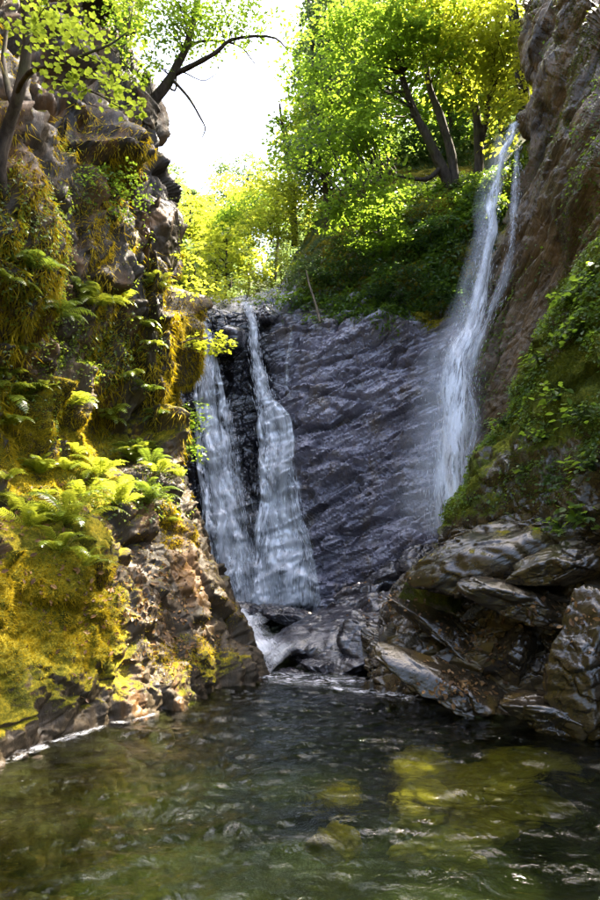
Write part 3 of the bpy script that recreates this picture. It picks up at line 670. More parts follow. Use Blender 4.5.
# the cascade between the pools, foam where it lands
cas = empty('cascade', WZ(258, 668, 0.0), label='short white cascade spilling between the rocks into the pool', cat='cascade')
for k, pth in enumerate((
    [(np.array((-0.95, 13.0, .50)), .7), (W(240, 622, 12.3), .75), (W(243, 636, 11.4), .7), (W(252, 652, 10.6), .65), (W(262, 665, 10.1), .7), (WZ(275, 674, 0.02), .9)],
    [(np.array((-1.2, 12.9, .52)), .4), (W(232, 618, 12.2), .4), (W(238, 632, 11.3), .4), (W(247, 650, 10.5), .45), (W(258, 668, 9.9), .6)])):
    M_ = M['foam']
    ribbon('white_water', [(p + np.array((.06, 0, 0.06 + .05 * k)), w * 1.1) for p, w in pth], M_, cas, nv=120, bulge=0.05, jag=0.10, seed=31 + k)

def foam(name, pts, w, seed, label):
    root = empty(name, WZ(*pts[len(pts) // 2], 0.0), label=label, cat='foam')
    path = [(WZ(px, py, 0.0) + np.array((0, 0, .030)), w * f) for (px, py), f in zip(pts, np.sin(np.linspace(.35, 2.8, len(pts))) + .2)]
    C = catmull(np.array([p for p, _ in path]), 90, 0); Wd = catmull(np.array([[a] for _, a in path]), 90, 0)[:, 0]
    T = np.gradient(C, axis=0); T /= np.linalg.norm(T, axis=1, keepdims=True); side = np.cross(T, np.array((0, 0, 1.0)))
    s_ = np.linspace(-1, 1, 12); P = (C[:, None] + side[:, None] * (s_[None, :, None] * Wd[:, None, None] / 2)).reshape(-1, 3)
    P[:, 2] += .015 * fbm(P, 9, 3, seed) + .012
    ln = np.concatenate(([0], np.cumsum(np.linalg.norm(np.diff(C, axis=0), axis=1))))
    uv = np.stack(((s_[None] * Wd[:, None] / 2).ravel() + seed, ln.repeat(12)), 1)
    ends = np.minimum(np.linspace(0, 1, 90) / .1, (1 - np.linspace(0, 1, 90)) / .1).clip(0, 1)
    mk('bubbles', P - np.array(root.location), grid_faces(12, 90), M['foam_patch'], root, attrs={'edge': ((1 - np.abs(s_))[None] * ends[:, None]).ravel()}, uv=uv)
M['foam_patch'] = fall_mat('foam_patch', 1.0, sx=14.0, sy=9.0, edge=0.9, lo=0.52, hi=0.68)
foam('foam', [(262, 676), (285, 680), (310, 683), (340, 684), (372, 686)], .95, 41, 'white foam line where the cascade enters the pool')
foam('foam', [(0, 772), (25, 758), (50, 748), (78, 739), (105, 730)], .16, 42, 'foam lapping along the mossy left bank')
foam('foam', [(112, 728), (128, 724), (142, 720), (158, 716)], .25, 43, 'small splash of foam at the foot of the leafy left bank')
foam('foam', [(330, 690), (360, 695), (395, 699), (420, 705)], .35, 44, 'thin foam drifting below the broken rock')

# ------------------------------------------------------------------ rocks
def ico(sub):
    import bmesh
    bm = bmesh.new(); bmesh.ops.create_icosphere(bm, subdivisions=sub, radius=1)
    V = np.array([v.co[:] for v in bm.verts]); F = np.array([[v.index for v in f.verts] for f in bm.faces]); bm.free()
    return V, F
ICO = {k: ico(k) for k in (3, 4, 5, 6)}
def rotm(rx, ry, rz):
    from mathutils import Euler
    return np.array(Euler((R(rx), R(ry), R(rz))).to_matrix())

def rock(name, c, size, rot=(0, 0, 0), seed=0, mat='wet_rock', sub=6, planes=11, rough=0.11, rnd=0.025, moss=0.0, label=None, cat='rock', group=None):
    """a broken stone: a sphere cut by random planes, edges worn, then bedded and pitted"""
    rg = np.random.default_rng(seed); V, F = ICO[sub]
    N = rg.normal(0, 1, (planes, 3)); N /= np.linalg.norm(N, axis=1, keepdims=True); D = rg.uniform(0.62, 0.98, planes)
    q = V @ N.T; r = np.where(q > 0.05, D / np.maximum(q, 0.05), 9.0)
    k = 1 / max(rnd, .02)
    rr = -np.log(np.exp(-k * np.minimum(r, 2.5)).sum(1) + np.exp(-k * 1.15)) / k
    P = V * rr[:, None] * np.array(size)
    n = P / (np.linalg.norm(P, axis=1, keepdims=True) + 1e-9)
    s = float(np.mean(size)); Q = P / s
    Q = Q @ rotm(seed * 37 % 50 - 25, seed * 53 % 50 - 25, seed * 71 % 180)
    d = rough * (blocky(Q + seed, (1.2, 1.2, 1.9), 1.0, 0.3, seed) + 0.5 * blocky(Q + seed, (2.8, 2.8, 4.2), 1.1, 0.25, seed + 1) + 0.14 * blocky(Q, (8, 8, 10), 1.2, 0.2, seed + 3) + 0.1 * fbm(Q, 3, 4, seed))
    P = (P + n * (d * s)[:, None]) @ rotm(*rot).T
    o = mk(name, P, F, M[mat], attrs={'moss': np.full(len(P), moss)}, label=label, cat=cat, group=group)
    o.location = tuple(c); return o

def RK(px, py, Y, w, h, dpt, rot, seed, label, **kw):
    return rock(kw.pop('name', 'rock'), W(px, py, Y + kw.pop('back', 0.0)), (w, dpt, h), rot, seed, label=label, **kw)

# mid-stream
RK(318, 632, 11.0, 1.15, .26, .95, (12, -16, 6), 1, 'long wet slab tilted up in the middle of the stream')
RK(345, 658, 10.1, .75, .27, .6, (8, -20, -8), 2, 'shiny broken rock at the pool edge below the tilted slab')
RK(322, 668, 9.8, .34, .13, .3, (0, 8, 10), 3, 'small low dark rock lapped by foam below the tilted slab')
RK(300, 677, 9.7, .28, .10, .25, (0, 14, 0), 4, 'flat pointed stone barely rising from the foam')
RK(284, 616, 12.4, .55, .16, .5, (0, 6, 0), 5, 'low black rock on the lip of the plunge pool')
RK(238, 611, 12.9, .40, .18, .4, (0, 0, 20), 6, 'dark rounded rock where the cascade starts')
RK(262, 612, 12.9, .45, .13, .4, (0, -6, 0), 7, 'flat black rock splitting the top of the cascade')
RK(345, 612, 11.8, .60, .22, .5, (5, -25, 0), 8, 'angular wet rock leaning on the tilted slab')
RK(372, 640, 10.0, .45, .42, .5, (0, -12, 15), 9, 'dark upright block beside the mid-stream slab')
RK(246, 668, 9.15, .34, .24, .4, (0, 22, -10), 10, 'wet grey boulder at the tip of the left bank', mat='left_rock')
RK(362, 596, 12.4, .60, .26, .5, (0, -30, 0), 11, 'jagged dark rock at the foot of the purple wall')
RK(392, 578, 12.4, .60, .25, .5, (0, -32, 5), 12, 'wet ledge rock climbing beside the purple wall')
RK(420, 560, 12.2, .55, .26, .5, (0, -28, 0), 13, 'topmost ledge rock under the misting fall', moss=.3)
RK(384, 606, 10.8, .55, .30, .5, (0, -28, 8), 14, 'leaf-strewn wet rock below the mossy boulder')
# right bank blocks
RK(432, 598, 8.9, .55, .48, .5, (0, -15, 0), 15, 'rounded boulder wrapped in green moss on the right bank', mat='mossy_rock', moss=.45, name='boulder', cat='boulder', rough=.04)
RK(515, 548, 8.1, 1.3, .38, .7, (6, -20, 0), 16, 'big bulging brown boulder under the mossy ledge', mat='bank_rock', name='boulder', cat='boulder', rough=.09, rnd=.06, moss=.25)
RK(466, 635, 7.9, .90, .15, .55, (18, 26, -8), 17, 'slanting slab littered with fallen leaves above the waterline', mat='bank_rock', back=.18, moss=.1)
RK(474, 692, 7.0, 1.0, .13, .45, (22, 24, -10), 18, 'long low slab dipping into the pool with leaf litter', mat='bank_rock', back=.18)
RK(545, 608, 7.0, .85, .19, .5, (12, 14, 5), 19, 'wet shining ledge block with orange leaves', mat='bank_rock', back=.18)
RK(512, 660, 7.1, .26, .34, .3, (0, 10, 0), 20, 'narrow dark block standing between the slabs', mat='bank_rock', back=.18)
RK(588, 668, 6.0, .34, .62, .4, (0, 4, 0), 21, 'tall dark rock pillar stained ochre at the water', mat='bank_rock', back=.18)
RK(418, 650, 8.2, .38, .32, .4, (0, -8, 10), 22, 'squared dark block over the waterline', mat='bank_rock', back=.18)
RK(560, 715, 6.2, .50, .16, .4, (6, 10, 0), 23, 'low brown rock awash at the foot of the pillar', mat='bank_rock', back=.18)
RK(578, 562, 6.7, .7, .22, .4, (0, -18, 0), 24, 'layered brown block below the leafy plants', mat='bank_rock', back=.18)
# fall top, left side
RK(232, 338, 15.75, .58, .55, .55, (0, 0, 0), 25, 'black domed boulder the waterfall parts around', name='boulder', cat='boulder', rough=.04, rnd=.18)
RK(268, 318, 16.5, .30, .32, .4, (0, 10, 0), 26, 'dark block to the right of the waterfall lip')
RK(148, 238, 10.0, .5, .8, .5, (0, 6, 0), 28, 'dark crag jutting from the left cliff', mat='left_rock', name='crag', cat='crag')
RK(138, 120, 11.3, .35, .55, .4, (0, 10, 0), 29, 'pointed crag at the root of the leaning tree', mat='left_rock', name='crag', cat='crag')
# sunken stones, their bright colour standing in for the sunlit patch on the bed
rgs = np.random.default_rng(5)
for k, (px, py, z, w) in enumerate(((338, 842, -.48, .26), (425, 806, -.44, .42), (480, 822, -.50, .42), (535, 806, -.50, .42), (440, 850, -.58, .36))):
    p = WZ(px, py, z)
    rock('sunken_stone', p, (w, w * .8, .09), (rgs.uniform(-10, 10), rgs.uniform(-10, 10), rgs.uniform(0, 180)), 300 + k, 'sun_patch_stone', 5, 9, .22, .05,
         label='stone under the pool surface, coloured bright as a sunlit patch', cat='stone', group='stones under the pool surface')

# ------------------------------------------------------------------ foliage
OVAL = (np.array([(0, 0, 0), (0.28, 0.35, .06), (0.24, 0.7, .05), (0, 1, -.05), (-0.24, 0.7, .05), (-0.28, 0.35, .06), (0, .5, -.03)]),
        np.array([(0, 1, 6), (1, 2, 6), (2, 3, 6), (3, 4, 6), (4, 5, 6), (5, 0, 6)]))
QUAD = (np.array([(0, 0, 0), (0.32, 0.5, .08), (0, 1, -.04), (-0.32, 0.5, .08)]), np.array([(0, 1, 2), (0, 2, 3)]))
_a = [(0, 0), (.26, .0), (.30, .14), (.50, .24), (.38, .40), (.42, .64), (.24, .66), (0, 1.0), (-.24, .66), (-.42, .64), (-.38, .40), (-.50, .24), (-.30, .14), (-.26, .0)]
MAPLE = (np.array([(x, y, .10 * abs(x)) for x, y in _a] + [(0, .38, -.02)]), np.array([(i, (i + 1) % 14, 14) for i in range(14)]))

def leaf_cloud(P, N, D, size, shape, rg):
    """one leaf per point P: normal N, tip direction D"""
    T, F = shape; n = len(P)
    N = N / (np.linalg.norm(N, axis=1, keepdims=True) + 1e-9)
    D = D - N * (D * N).sum(1, keepdims=True); D /= np.linalg.norm(D, axis=1, keepdims=True) + 1e-9
    X = np.cross(D, N); s = (size * rg.uniform(0.5, 1.5, n))[:, None, None]
    V = P[:, None, :] + s * (X[:, None, :] * T[None, :, 0:1] + D[:, None, :] * T[None, :, 1:2] + N[:, None, :] * T[None, :, 2:3])
    Fa = (np.arange(n)[:, None, None] * len(T) + F[None]).reshape(-1, 3)
    return V.reshape(-1, 3), Fa, rg.uniform(0, 1, n).repeat(len(T))

def tube(path, rads, seg=7):
    path = np.array(path, float); n = len(path)
    T = np.gradient(path, axis=0); T /= np.linalg.norm(T, axis=1, keepdims=True) + 1e-9
    ref = np.array((0.3, 0.9, 0.2)); A = np.cross(T, ref); A /= np.linalg.norm(A, axis=1, keepdims=True) + 1e-9; B = np.cross(T, A)
    th = np.linspace(0, 2 * np.pi, seg, endpoint=False)
    V = path[:, None] + np.array(rads)[:, None, None] * (A[:, None] * np.cos(th)[None, :, None] + B[:, None] * np.sin(th)[None, :, None])
    i = np.arange(n - 1)[:, None] * seg; j = np.arange(seg)[None]; k = (j + 1) % seg
    F = np.stack((i + j, i + k, i + seg + k, i + seg + j), 2).reshape(-1, 4)
    return V.reshape(-1, 3), F

def join(parts):
    Vs, Fs, o = [], [], 0
    for V, F in parts:
        Vs.append(V); Fs.append(F + o); o += len(V)
    return np.concatenate(Vs), np.concatenate(Fs)

def limb(pts, r0, r1, seed, n=14, wob=0.03):
    C = catmull(np.array(pts, float), n, 0); L_ = np.linalg.norm(C[-1] - C[0])
    w = np.stack([noise(C * 1.7 / max(L_, .3) * 2, seed + k) for k in range(3)], 1) * wob * L_ * np.linspace(0, 1, n)[:, None]
    C = C + w
    return tube(C, np.linspace(r0, r1, n) * (1 + 0.12 * noise(C * 9, seed)), 8)

def sprays(blobs, per_m3, leaves, rad, size, rg, flat=0.28, droop=0.25):
    """leaf sprays: flattened fans of leaves scattered through each ellipsoid, thicker toward its skin"""
    Cs, Ps, Ns, Ds = [], [], [], []
    for c, r in blobs:
        c = np.array(c); r = np.array(r)
        k = max(3, int(per_m3 * 4.2 * r.prod()))
        d = rg.normal(0, 1, (k, 3)); d /= np.linalg.norm(d, axis=1, keepdims=True)
        cc = c + d * r * (rg.uniform(0.15, 1, (k, 1)) ** 0.5)
        Cs.append(cc)
        tilt = rg.normal(0, 0.22, (k, 3)); tilt[:, 2] = 1; tilt[:, :2] += d[:, :2] * droop
        tilt /= np.linalg.norm(tilt, axis=1, keepdims=True)
        m = leaves
        nn = tilt.repeat(m, 0)
        off = rg.normal(0, 1, (k * m, 3)); off -= nn * (off * nn).sum(1, keepdims=True)
        off /= np.linalg.norm(off, axis=1, keepdims=True) + 1e-9
        rr = rad * rg.uniform(0.05, 1, (k * m, 1)) ** 0.6 * rg.uniform(0.5, 1.2, (k, 1)).repeat(m, 0)
        p = cc.repeat(m, 0) + off * rr + nn * rg.normal(0, flat * rad * .35, (k * m, 1)) - np.array((0, 0, 1)) * (rr ** 2) * 0.25
        Ps.append(p); Ns.append(nn + rg.normal(0, 0.33, (k * m, 3))); Ds.append(off + rg.normal(0, .4, (k * m, 3)))
    P = np.concatenate(Ps); N = np.concatenate(Ns); D = np.concatenate(Ds)
    return np.concatenate(Cs), P, N, D

def tree(name, base, trunks, blobs, leafmat, label, cat='tree', group=None, per=1.2, leaves=38, rad=.5, size=.10, shape=QUAD, seed=0, bark='bark', twigs=True, r0=.12, crown='crown', twig_r=.012, tstep=2):
    """trunks: lists of points with start radius; a twig runs from the nearest trunk point to every spray"""
    rg = np.random.default_rng(seed)
    root = empty(name, base, label=label, cat=cat, group=group)
    allp = []
    for k, (pts, ra, rb) in enumerate(trunks):
        C = catmull(np.array(pts, float), 16, 0); allp.append(C)
        V, F = limb(pts, ra, rb, seed * 7 + k, 18, .03)
        mk('trunk' if k == 0 else 'branch', local(V, root), F, M[bark], root)
    A = np.concatenate(allp)
    cs, P, N, D = sprays(blobs, per, leaves, rad, size, rg)
    V, F, var = leaf_cloud(P, N, D, size, shape, rg)
    mk(crown, local(V, root), F, M[leafmat], root, smooth=False, attrs={'var': var}, kind='stuff')
    if twigs:
        parts = []
        for c in cs[::tstep]:
            a = A[np.argmin(((A - c) ** 2).sum(1) + (A[:, 2] > c[2]) * .5)]
            mid = (a + c) / 2 + rg.normal(0, .10, 3) * np.linalg.norm(c - a) + np.array((0, 0, .05 * np.linalg.norm(c - a)))
            parts.append(tube(catmull(np.array((a, mid, c)), 6, 0), np.linspace(twig_r * 1.6, twig_r * .35, 6), 4))
        V, F = join(parts)
        mk('twigs', local(V, root), F, M[bark], root, kind='stuff')
    return root

def B(px, py, Y, rx, ry, rz): return (W(px, py, Y), (rx, ry, rz))

# -- trees on the ledge above the purple wall
tree('broadleaf_tree', W(452, 186, 17.0),
     [([W(452, 190, 17), W(440, 165, 16.9), W(424, 130, 16.7), W(414, 108, 16.6), W(400, 50, 16.4), W(392, -30, 16.2)], .17, .06),
      ([W(455, 188, 17), W(452, 155, 17), W(440, 115, 16.9), W(430, 80, 16.8), W(426, 0, 16.8)], .15, .06),
      ([W(440, 168, 16.9), W(425, 180, 16.6), W(395, 177, 16.2), W(365, 186, 15.9), W(342, 192, 15.7)], .08, .02)],
     [B(335, 150, 16.2, 1.7, 1.2, .55), B(370, 195, 15.8, 1.5, 1.0, .45), B(345, 90, 16, 1.5, 1.2, .8), B(370, 130, 15.9, .9, 1.0, .6), B(425, 35, 15.6, 1.6, 1.1, .6), B(370, 30, 15.6, 1.7, 1.3, .9), B(330, 215, 16.2, .9, .8, .35)],
     'leaf', 'multi-stemmed green tree with a low branch reaching over the purple wall', group='trees on the ledge', per=9, seed=11, size=.13)
tree('broadleaf_tree', W(478, 178, 17.3),
     [([W(478, 184, 17.3), W(480, 150, 17.3), W(474, 100, 17.2), W(450, 60, 17), W(448, -40, 17)], .16, .06),
      ([W(480, 150, 17.3), W(488, 110, 17), W(496, 50, 16.6), W(500, -20, 16.4)], .09, .04)],
     [B(470, 50, 16, 1.5, 1.2, .9), B(500, 90, 16.2, .9, 1.0, .9), B(495, 20, 15.4, 1.2, 1.2, .8), B(440, -5, 15.2, 1.6, 1.4, .8), B(500, 140, 16.6, .4, .6, .4)],
     'leaf_yellow', 'straight tree with yellow-green leaves at the rim of the rock wall', group='trees on the ledge', per=8, seed=12, size=.12)
tree('broadleaf_tree', W(330, 215, 20.0),
     [([W(330, 235, 20), W(325, 180, 20), W(318, 110, 19.8), W(312, 30, 19.5), W(310, -40, 19.5)], .16, .05)],
     [B(334, 80, 19, 1.4, 1.4, 1.2), B(330, 150, 19, 1.5, 1.4, .9), B(318, 165, 20, 1.0, 1.4, .9), B(345, 10, 18.5, 1.6, 1.5, 1.2), B(322, 30, 19.5, .9, 1.4, .9)],
     'leaf_gray', 'grey-green tree standing behind the low branch by the sky gap', group='trees on the ledge', per=6, seed=13, size=.13)
tree('broadleaf_tree', W(295, 215, 23.0),
     [([W(295, 245, 23), W(292, 190, 23), W(285, 140, 22.8), W(280, 100, 22.5)], .14, .04)],
     [B(305, 150, 22.5, 1.0, 1.3, 1.0), B(285, 192, 22.5, 1.2, 1.3, .7), B(306, 200, 22, 1.2, 1.2, .9), B(306, 112, 22.5, .7, 1, .8)],
     'leaf_yellow', 'slender sunlit tree at the right edge of the sky gap', group='trees on the ledge', per=6, seed=14, size=.13)

# -- added trees, out of frame over the right wall, shaped to dapple the left side
rim = ((7.2, 13.4, 13.0, 8.5, 'unseen shade tree added over the brown wall above the thin fall'), (8.6, 10.4, 11.5, 8.0, 'unseen shade tree added over the brown wall nearer the pool'),
       (6.6, 17.0, 14.5, 8.5, 'unseen shade tree added behind the thin fall'), (9.6, 13.6, 13.0, 9.5, 'unseen shade tree added well back from the brown wall'))
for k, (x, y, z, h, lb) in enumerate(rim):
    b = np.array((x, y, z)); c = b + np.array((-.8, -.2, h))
    tree('added_shade_tree', b, [([b, b + np.array((-.2, 0, h * .5)), c, c + np.array((0, 0, 5.5))], .2, .04)],
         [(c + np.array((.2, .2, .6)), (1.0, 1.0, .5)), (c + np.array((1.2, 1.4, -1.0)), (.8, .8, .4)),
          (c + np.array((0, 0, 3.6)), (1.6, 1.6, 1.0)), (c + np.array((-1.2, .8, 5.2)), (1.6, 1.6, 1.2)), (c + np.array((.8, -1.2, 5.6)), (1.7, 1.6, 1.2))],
         'leaf_dark', lb, group='added shade trees out of view', per=1.0, leaves=95, rad=.6, size=.17, seed=80 + k)
# -- tree leaning out from the top of the left cliff
tree('leaning_tree', W(138, 125, 11.6),
     [([W(132, 128, 11.6), W(146, 108, 11.5), W(166, 84, 11.4), W(176, 66, 11.3), W(188, 40, 11.2), W(200, -20, 11.2)], .13, .05),
      ([W(170, 76, 11.4), W(190, 66, 11.2), W(215, 52, 11), W(232, 38, 10.9), W(275, 36, 10.8), W(288, 46, 10.8)], .06, .012),
      ([W(170, 78, 11.4), W(184, 92, 11.2), W(194, 108, 11.1), W(205, 127, 11), W(203, 138, 11)], .035, .008),
      ([W(183, 48, 11.2), W(210, 40, 11.4), W(240, 48, 11.5), W(258, 64, 11.6)], .035, .008),
      ([W(166, 84, 11.4), W(175, 90, 11.6), W(180, 72, 11.7), W(205, 80, 11.8), W(222, 66, 11.9)], .025, .006)],
     [B(165, 20, 11, 1.1, .9, .35), B(205, 5, 10.8, 1.2, .9, .4), B(135, 50, 10.8, .8, .8, .5), B(215, 30, 11, .8, .8, .2), B(265, 30, 10.8, .5, .5, .25), B(225, 25, 10.8, .7, .7, .25), B(180, 40, 10.8, .5, .6, .25), B(140, 25, 10.9, .7, .7, .35), B(150, -20, 10.6, 1.5, 1, .4)],
     'leaf', 'dark-barked tree leaning out into the sky from the left cliff', per=28, leaves=24, rad=.26, size=.07, seed=15, tstep=8, twig_r=.008)
# -- near overhanging maple with bright leaves
mp = tree('maple_tree', W(6, 200, 6.6),
     [([W(8, 215, 6.9), W(0, 170, 6.6), W(6, 130, 6.5), W(16, 95, 6.3), W(26, 60, 6.2), W(28, 20, 6.1), W(22, -40, 6)], .085, .04),
      ([W(16, 95, 6.3), W(30, 72, 6.0), W(60, 66, 5.8), W(100, 50, 5.7), W(128, 30, 5.7)], .03, .006),
      ([W(16, 95, 6.3), W(34, 70, 6.3), W(50, 78, 6), W(90, 92, 5.8), W(118, 104, 5.8)], .022, .005),
      ([W(16, 110, 6.4), W(8, 90, 6.5), W(4, 60, 6.6), W(8, 20, 6.6)], .045, .02)],
     [B(30, 25, 6.0, .42, .4, .16), B(75, 30, 5.8, .45, .4, .16), B(110, 55, 5.9, .35, .4, .16), B(100, 10, 5.9, .5, .4, .16), B(95, 85, 6.1, .35, .35, .12), B(50, -10, 5.9, .6, .5, .15), B(130, 90, 6.3, .25, .3, .12)],
     'leaf_lime', 'twisted maple on the left cliff with sunlit leaves overhead', per=48, leaves=18, rad=.17, size=.052, shape=MAPLE, seed=16, twig_r=.005)
rg = np.random.default_rng(99)
lm = mesh_data('leaf', MAPLE[0] * .062, MAPLE[1], M['leaf_lime'], False, {'var': np.full(15, .8)})
mp_loc = np.array(mp.location)
for (px, py, Y, sx, sz, k) in ((70, 82, 5.7, .36, .07, 90), (60, 35, 5.6, .42, .2, 90), (28, 24, 5.6, .22, .08, 30), (110, 92, 5.7, .2, .1, 30)):
    for i in range(k):
        o = bpy.data.objects.new('leaf', lm)
        c = W(px, py, Y) + rg.normal(0, 1, 3) * np.array((sx * .5, .16, sz * .5)) - mp_loc
        o.location = tuple(c); o.rotation_euler = (rg.normal(-.25, .3), rg.normal(0, .35), rg.uniform(0, 6.28)); s = rg.uniform(.7, 1.2); o.scale = (s, s, s)
        link(o, mp)

# -- shrubs
def shrub(px, py, Y, rx, ry, rz, mat, label, seed, size=.06, per=12, leaves=22, rad=.2, group=None, shape=QUAD, name='shrub', root_px=None, cat='shrub'):
    b = W(*(root_px if root_px else (px, py + 20, Y + .3)))
    c = W(px, py, Y)
    return tree(name, b, [([b, (b * .6 + c * .4) + np.array((0.05, 0, .05)), c], .02, .006)], [(c, (rx, ry, rz)), (c + np.array((rx * .7, 0, -rz * .5)), (rx * .6, ry * .6, rz * .6)), (c + np.array((-rx * .7, 0, -rz * .4)), (rx * .6, ry * .6, rz * .6))],
                mat, label, cat, group, per * 4, leaves, rad, size, shape, seed, twig_r=.004, crown='foliage', tstep=4)
shrub(100, 185, 8.6, .6, .35, .5, 'leaf', 'airy green shrub sprawling over the dark left cliff face', 401, .05, 22, root_px=(75, 230, 8.9))
shrub(192, 262, 10.2, .28, .35, .65, 'leaf_yellow', 'glowing yellow bush beside the crag above the falls', 402, .07, 9)
shrub(208, 338, 10.6, .32, .35, .25, 'leaf_yellow', 'leafy branch hanging in front of the top of the falls', 403, .08, 14, root_px=(176, 345, 10.3))
shrub(190, 415, 10.3, .15, .2, .35, 'leaf', 'small green plant clinging to the cliff edge by the falls', 404, .06, 40)
shrub(188, 445, 10.1, .18, .2, .2, 'leaf', 'low green plant at the top corner of the left bank', 405, .055, 50)
for k, (px, py, Y, rx, rz, mt, lb) in enumerate((
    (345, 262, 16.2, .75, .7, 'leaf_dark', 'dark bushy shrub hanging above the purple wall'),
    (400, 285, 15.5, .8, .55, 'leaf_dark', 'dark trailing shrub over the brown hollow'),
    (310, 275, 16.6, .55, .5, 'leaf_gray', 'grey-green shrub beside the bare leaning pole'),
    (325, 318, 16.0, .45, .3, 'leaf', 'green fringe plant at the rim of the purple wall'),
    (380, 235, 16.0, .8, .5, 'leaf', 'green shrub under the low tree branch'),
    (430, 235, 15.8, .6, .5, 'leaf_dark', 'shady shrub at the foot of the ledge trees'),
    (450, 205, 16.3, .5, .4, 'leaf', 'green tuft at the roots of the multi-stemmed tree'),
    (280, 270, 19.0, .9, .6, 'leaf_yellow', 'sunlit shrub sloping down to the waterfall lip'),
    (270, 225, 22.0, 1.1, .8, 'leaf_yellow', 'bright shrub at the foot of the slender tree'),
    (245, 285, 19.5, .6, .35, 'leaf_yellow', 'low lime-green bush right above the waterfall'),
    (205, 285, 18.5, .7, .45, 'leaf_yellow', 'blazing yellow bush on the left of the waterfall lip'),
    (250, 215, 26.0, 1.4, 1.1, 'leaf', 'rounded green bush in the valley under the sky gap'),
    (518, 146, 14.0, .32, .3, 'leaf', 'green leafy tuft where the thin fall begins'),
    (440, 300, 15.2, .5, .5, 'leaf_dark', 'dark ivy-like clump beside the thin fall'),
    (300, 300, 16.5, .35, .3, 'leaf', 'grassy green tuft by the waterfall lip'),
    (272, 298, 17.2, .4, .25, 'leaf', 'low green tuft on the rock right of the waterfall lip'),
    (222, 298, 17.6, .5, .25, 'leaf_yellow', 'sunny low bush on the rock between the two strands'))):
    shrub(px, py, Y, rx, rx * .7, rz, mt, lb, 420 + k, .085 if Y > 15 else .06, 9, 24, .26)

# -- trees in the valley behind
rgt = np.random.default_rng(31)
vt = [(345, 100, 23, 2.4, 'leaf'), (390, 60, 22, 2.4, 'leaf'), (450, 90, 21.5, 2.2, 'leaf'), (500, 60, 21, 2.0, 'leaf_yellow'), (350, 20, 23, 2.4, 'leaf'), (430, 150, 20.5, 1.4, 'leaf_dark'), (440, 0, 22, 2.2, 'leaf'), (215, 235, 30, 2.2, 'leaf_lime'), (232, 205, 34, 2.2, 'leaf_yellow'), (276, 185, 30, 1.6, 'leaf_yellow'), (190, 215, 28, 1.6, 'leaf_yellow'), (250, 190, 40, 3.0, 'leaf_gray'), (205, 225, 46, 3.2, 'leaf_gray'), (322, 120, 30, 1.8, 'leaf_yellow'), (335, 60, 26, 2.0, 'leaf'), (225, 250, 25, 1.4, 'leaf_yellow')]
vlab = ['green tree behind the trunk fork of the multi-stemmed tree', 'green tree filling the gap behind the upper trunks', 'green tree behind the straight trunk', 'yellow-green tree behind the rim of the brown wall', 'tall green tree behind the grey-green one', 'shaded dark tree behind the tree roots on the ledge', 'tree whose top closes the canopy behind the straight tree', 'hazy grey-green tree at the bottom of the sky gap', 'green tree just right of the bottom of the sky gap', 'sunlit tree half way up the right side of the sky gap', 'sunlit tree behind the jutting crag', 'far pale tree behind the rounded bush',
        'farthest pale tree at the valley head', 'green tree on the slope behind the slender tree', 'tall green tree high on the right side of the sky gap', 'small tree behind the mossy valley boulder']
for k, (px, py, Y, r, mt) in enumerate(vt):
    c = W(px, py, Y); b = np.array((c[0], Y + .3, min(hz(c[0], Y + .3), c[2] - r)))
    tree('valley_tree', b, [([b - np.array((0, 0, .3)), (b + c) / 2, c + np.array((0, 0, r * .5))], .14, .03)],
         [(c, (r, r, r * .75)), (c + np.array((r * .6, -.3, -r * .6)), (r * .7, r * .7, r * .5)), (c + np.array((-r * .6, .2, -r * .5)), (r * .7, r * .7, r * .5))],
         mt, vlab[k], group='trees up the valley', per=3.2 if r < 2.1 else 1.8, leaves=34, rad=.55, size=.17, seed=500 + k, r0=.15)

# distant wood on the valley sides: one mass
P = []
for _ in range(900):
    y = rgt.uniform(26, 95); x = rgt.uniform(-.9, 1.1) * y * .6
    if abs(x + 1.3 + .06 * (y - 17)) < 1.5: continue
    P.append((x, y, hz(x, y) + rgt.uniform(.8, 3.5)))
P = np.array(P)
cs, Q_, N_, D_ = sprays([(p, (1.3, 1.3, 1.0)) for p in P], 1.2, 26, .7, .3, rgt)
V, F, var = leaf_cloud(Q_, N_, D_, .34, QUAD, rgt)
mk('distant_wood', V, F, M['leaf_gray'], smooth=False, attrs={'var': var}, kind='stuff', label='far wooded slopes at the head of the valley', cat='woodland')

# bare pole and roots
pl = W(313, 300, 16.0)
V, F = limb([W(320, 322, 15.7), W(316, 305, 15.8), W(310, 285, 15.9), W(305, 270, 16)], .035, .02, 5, 12, .02)
mk('bare_pole', V, F, M['bark_pale'], label='pale bare stick leaning at the rim of the purple wall', cat='stick')

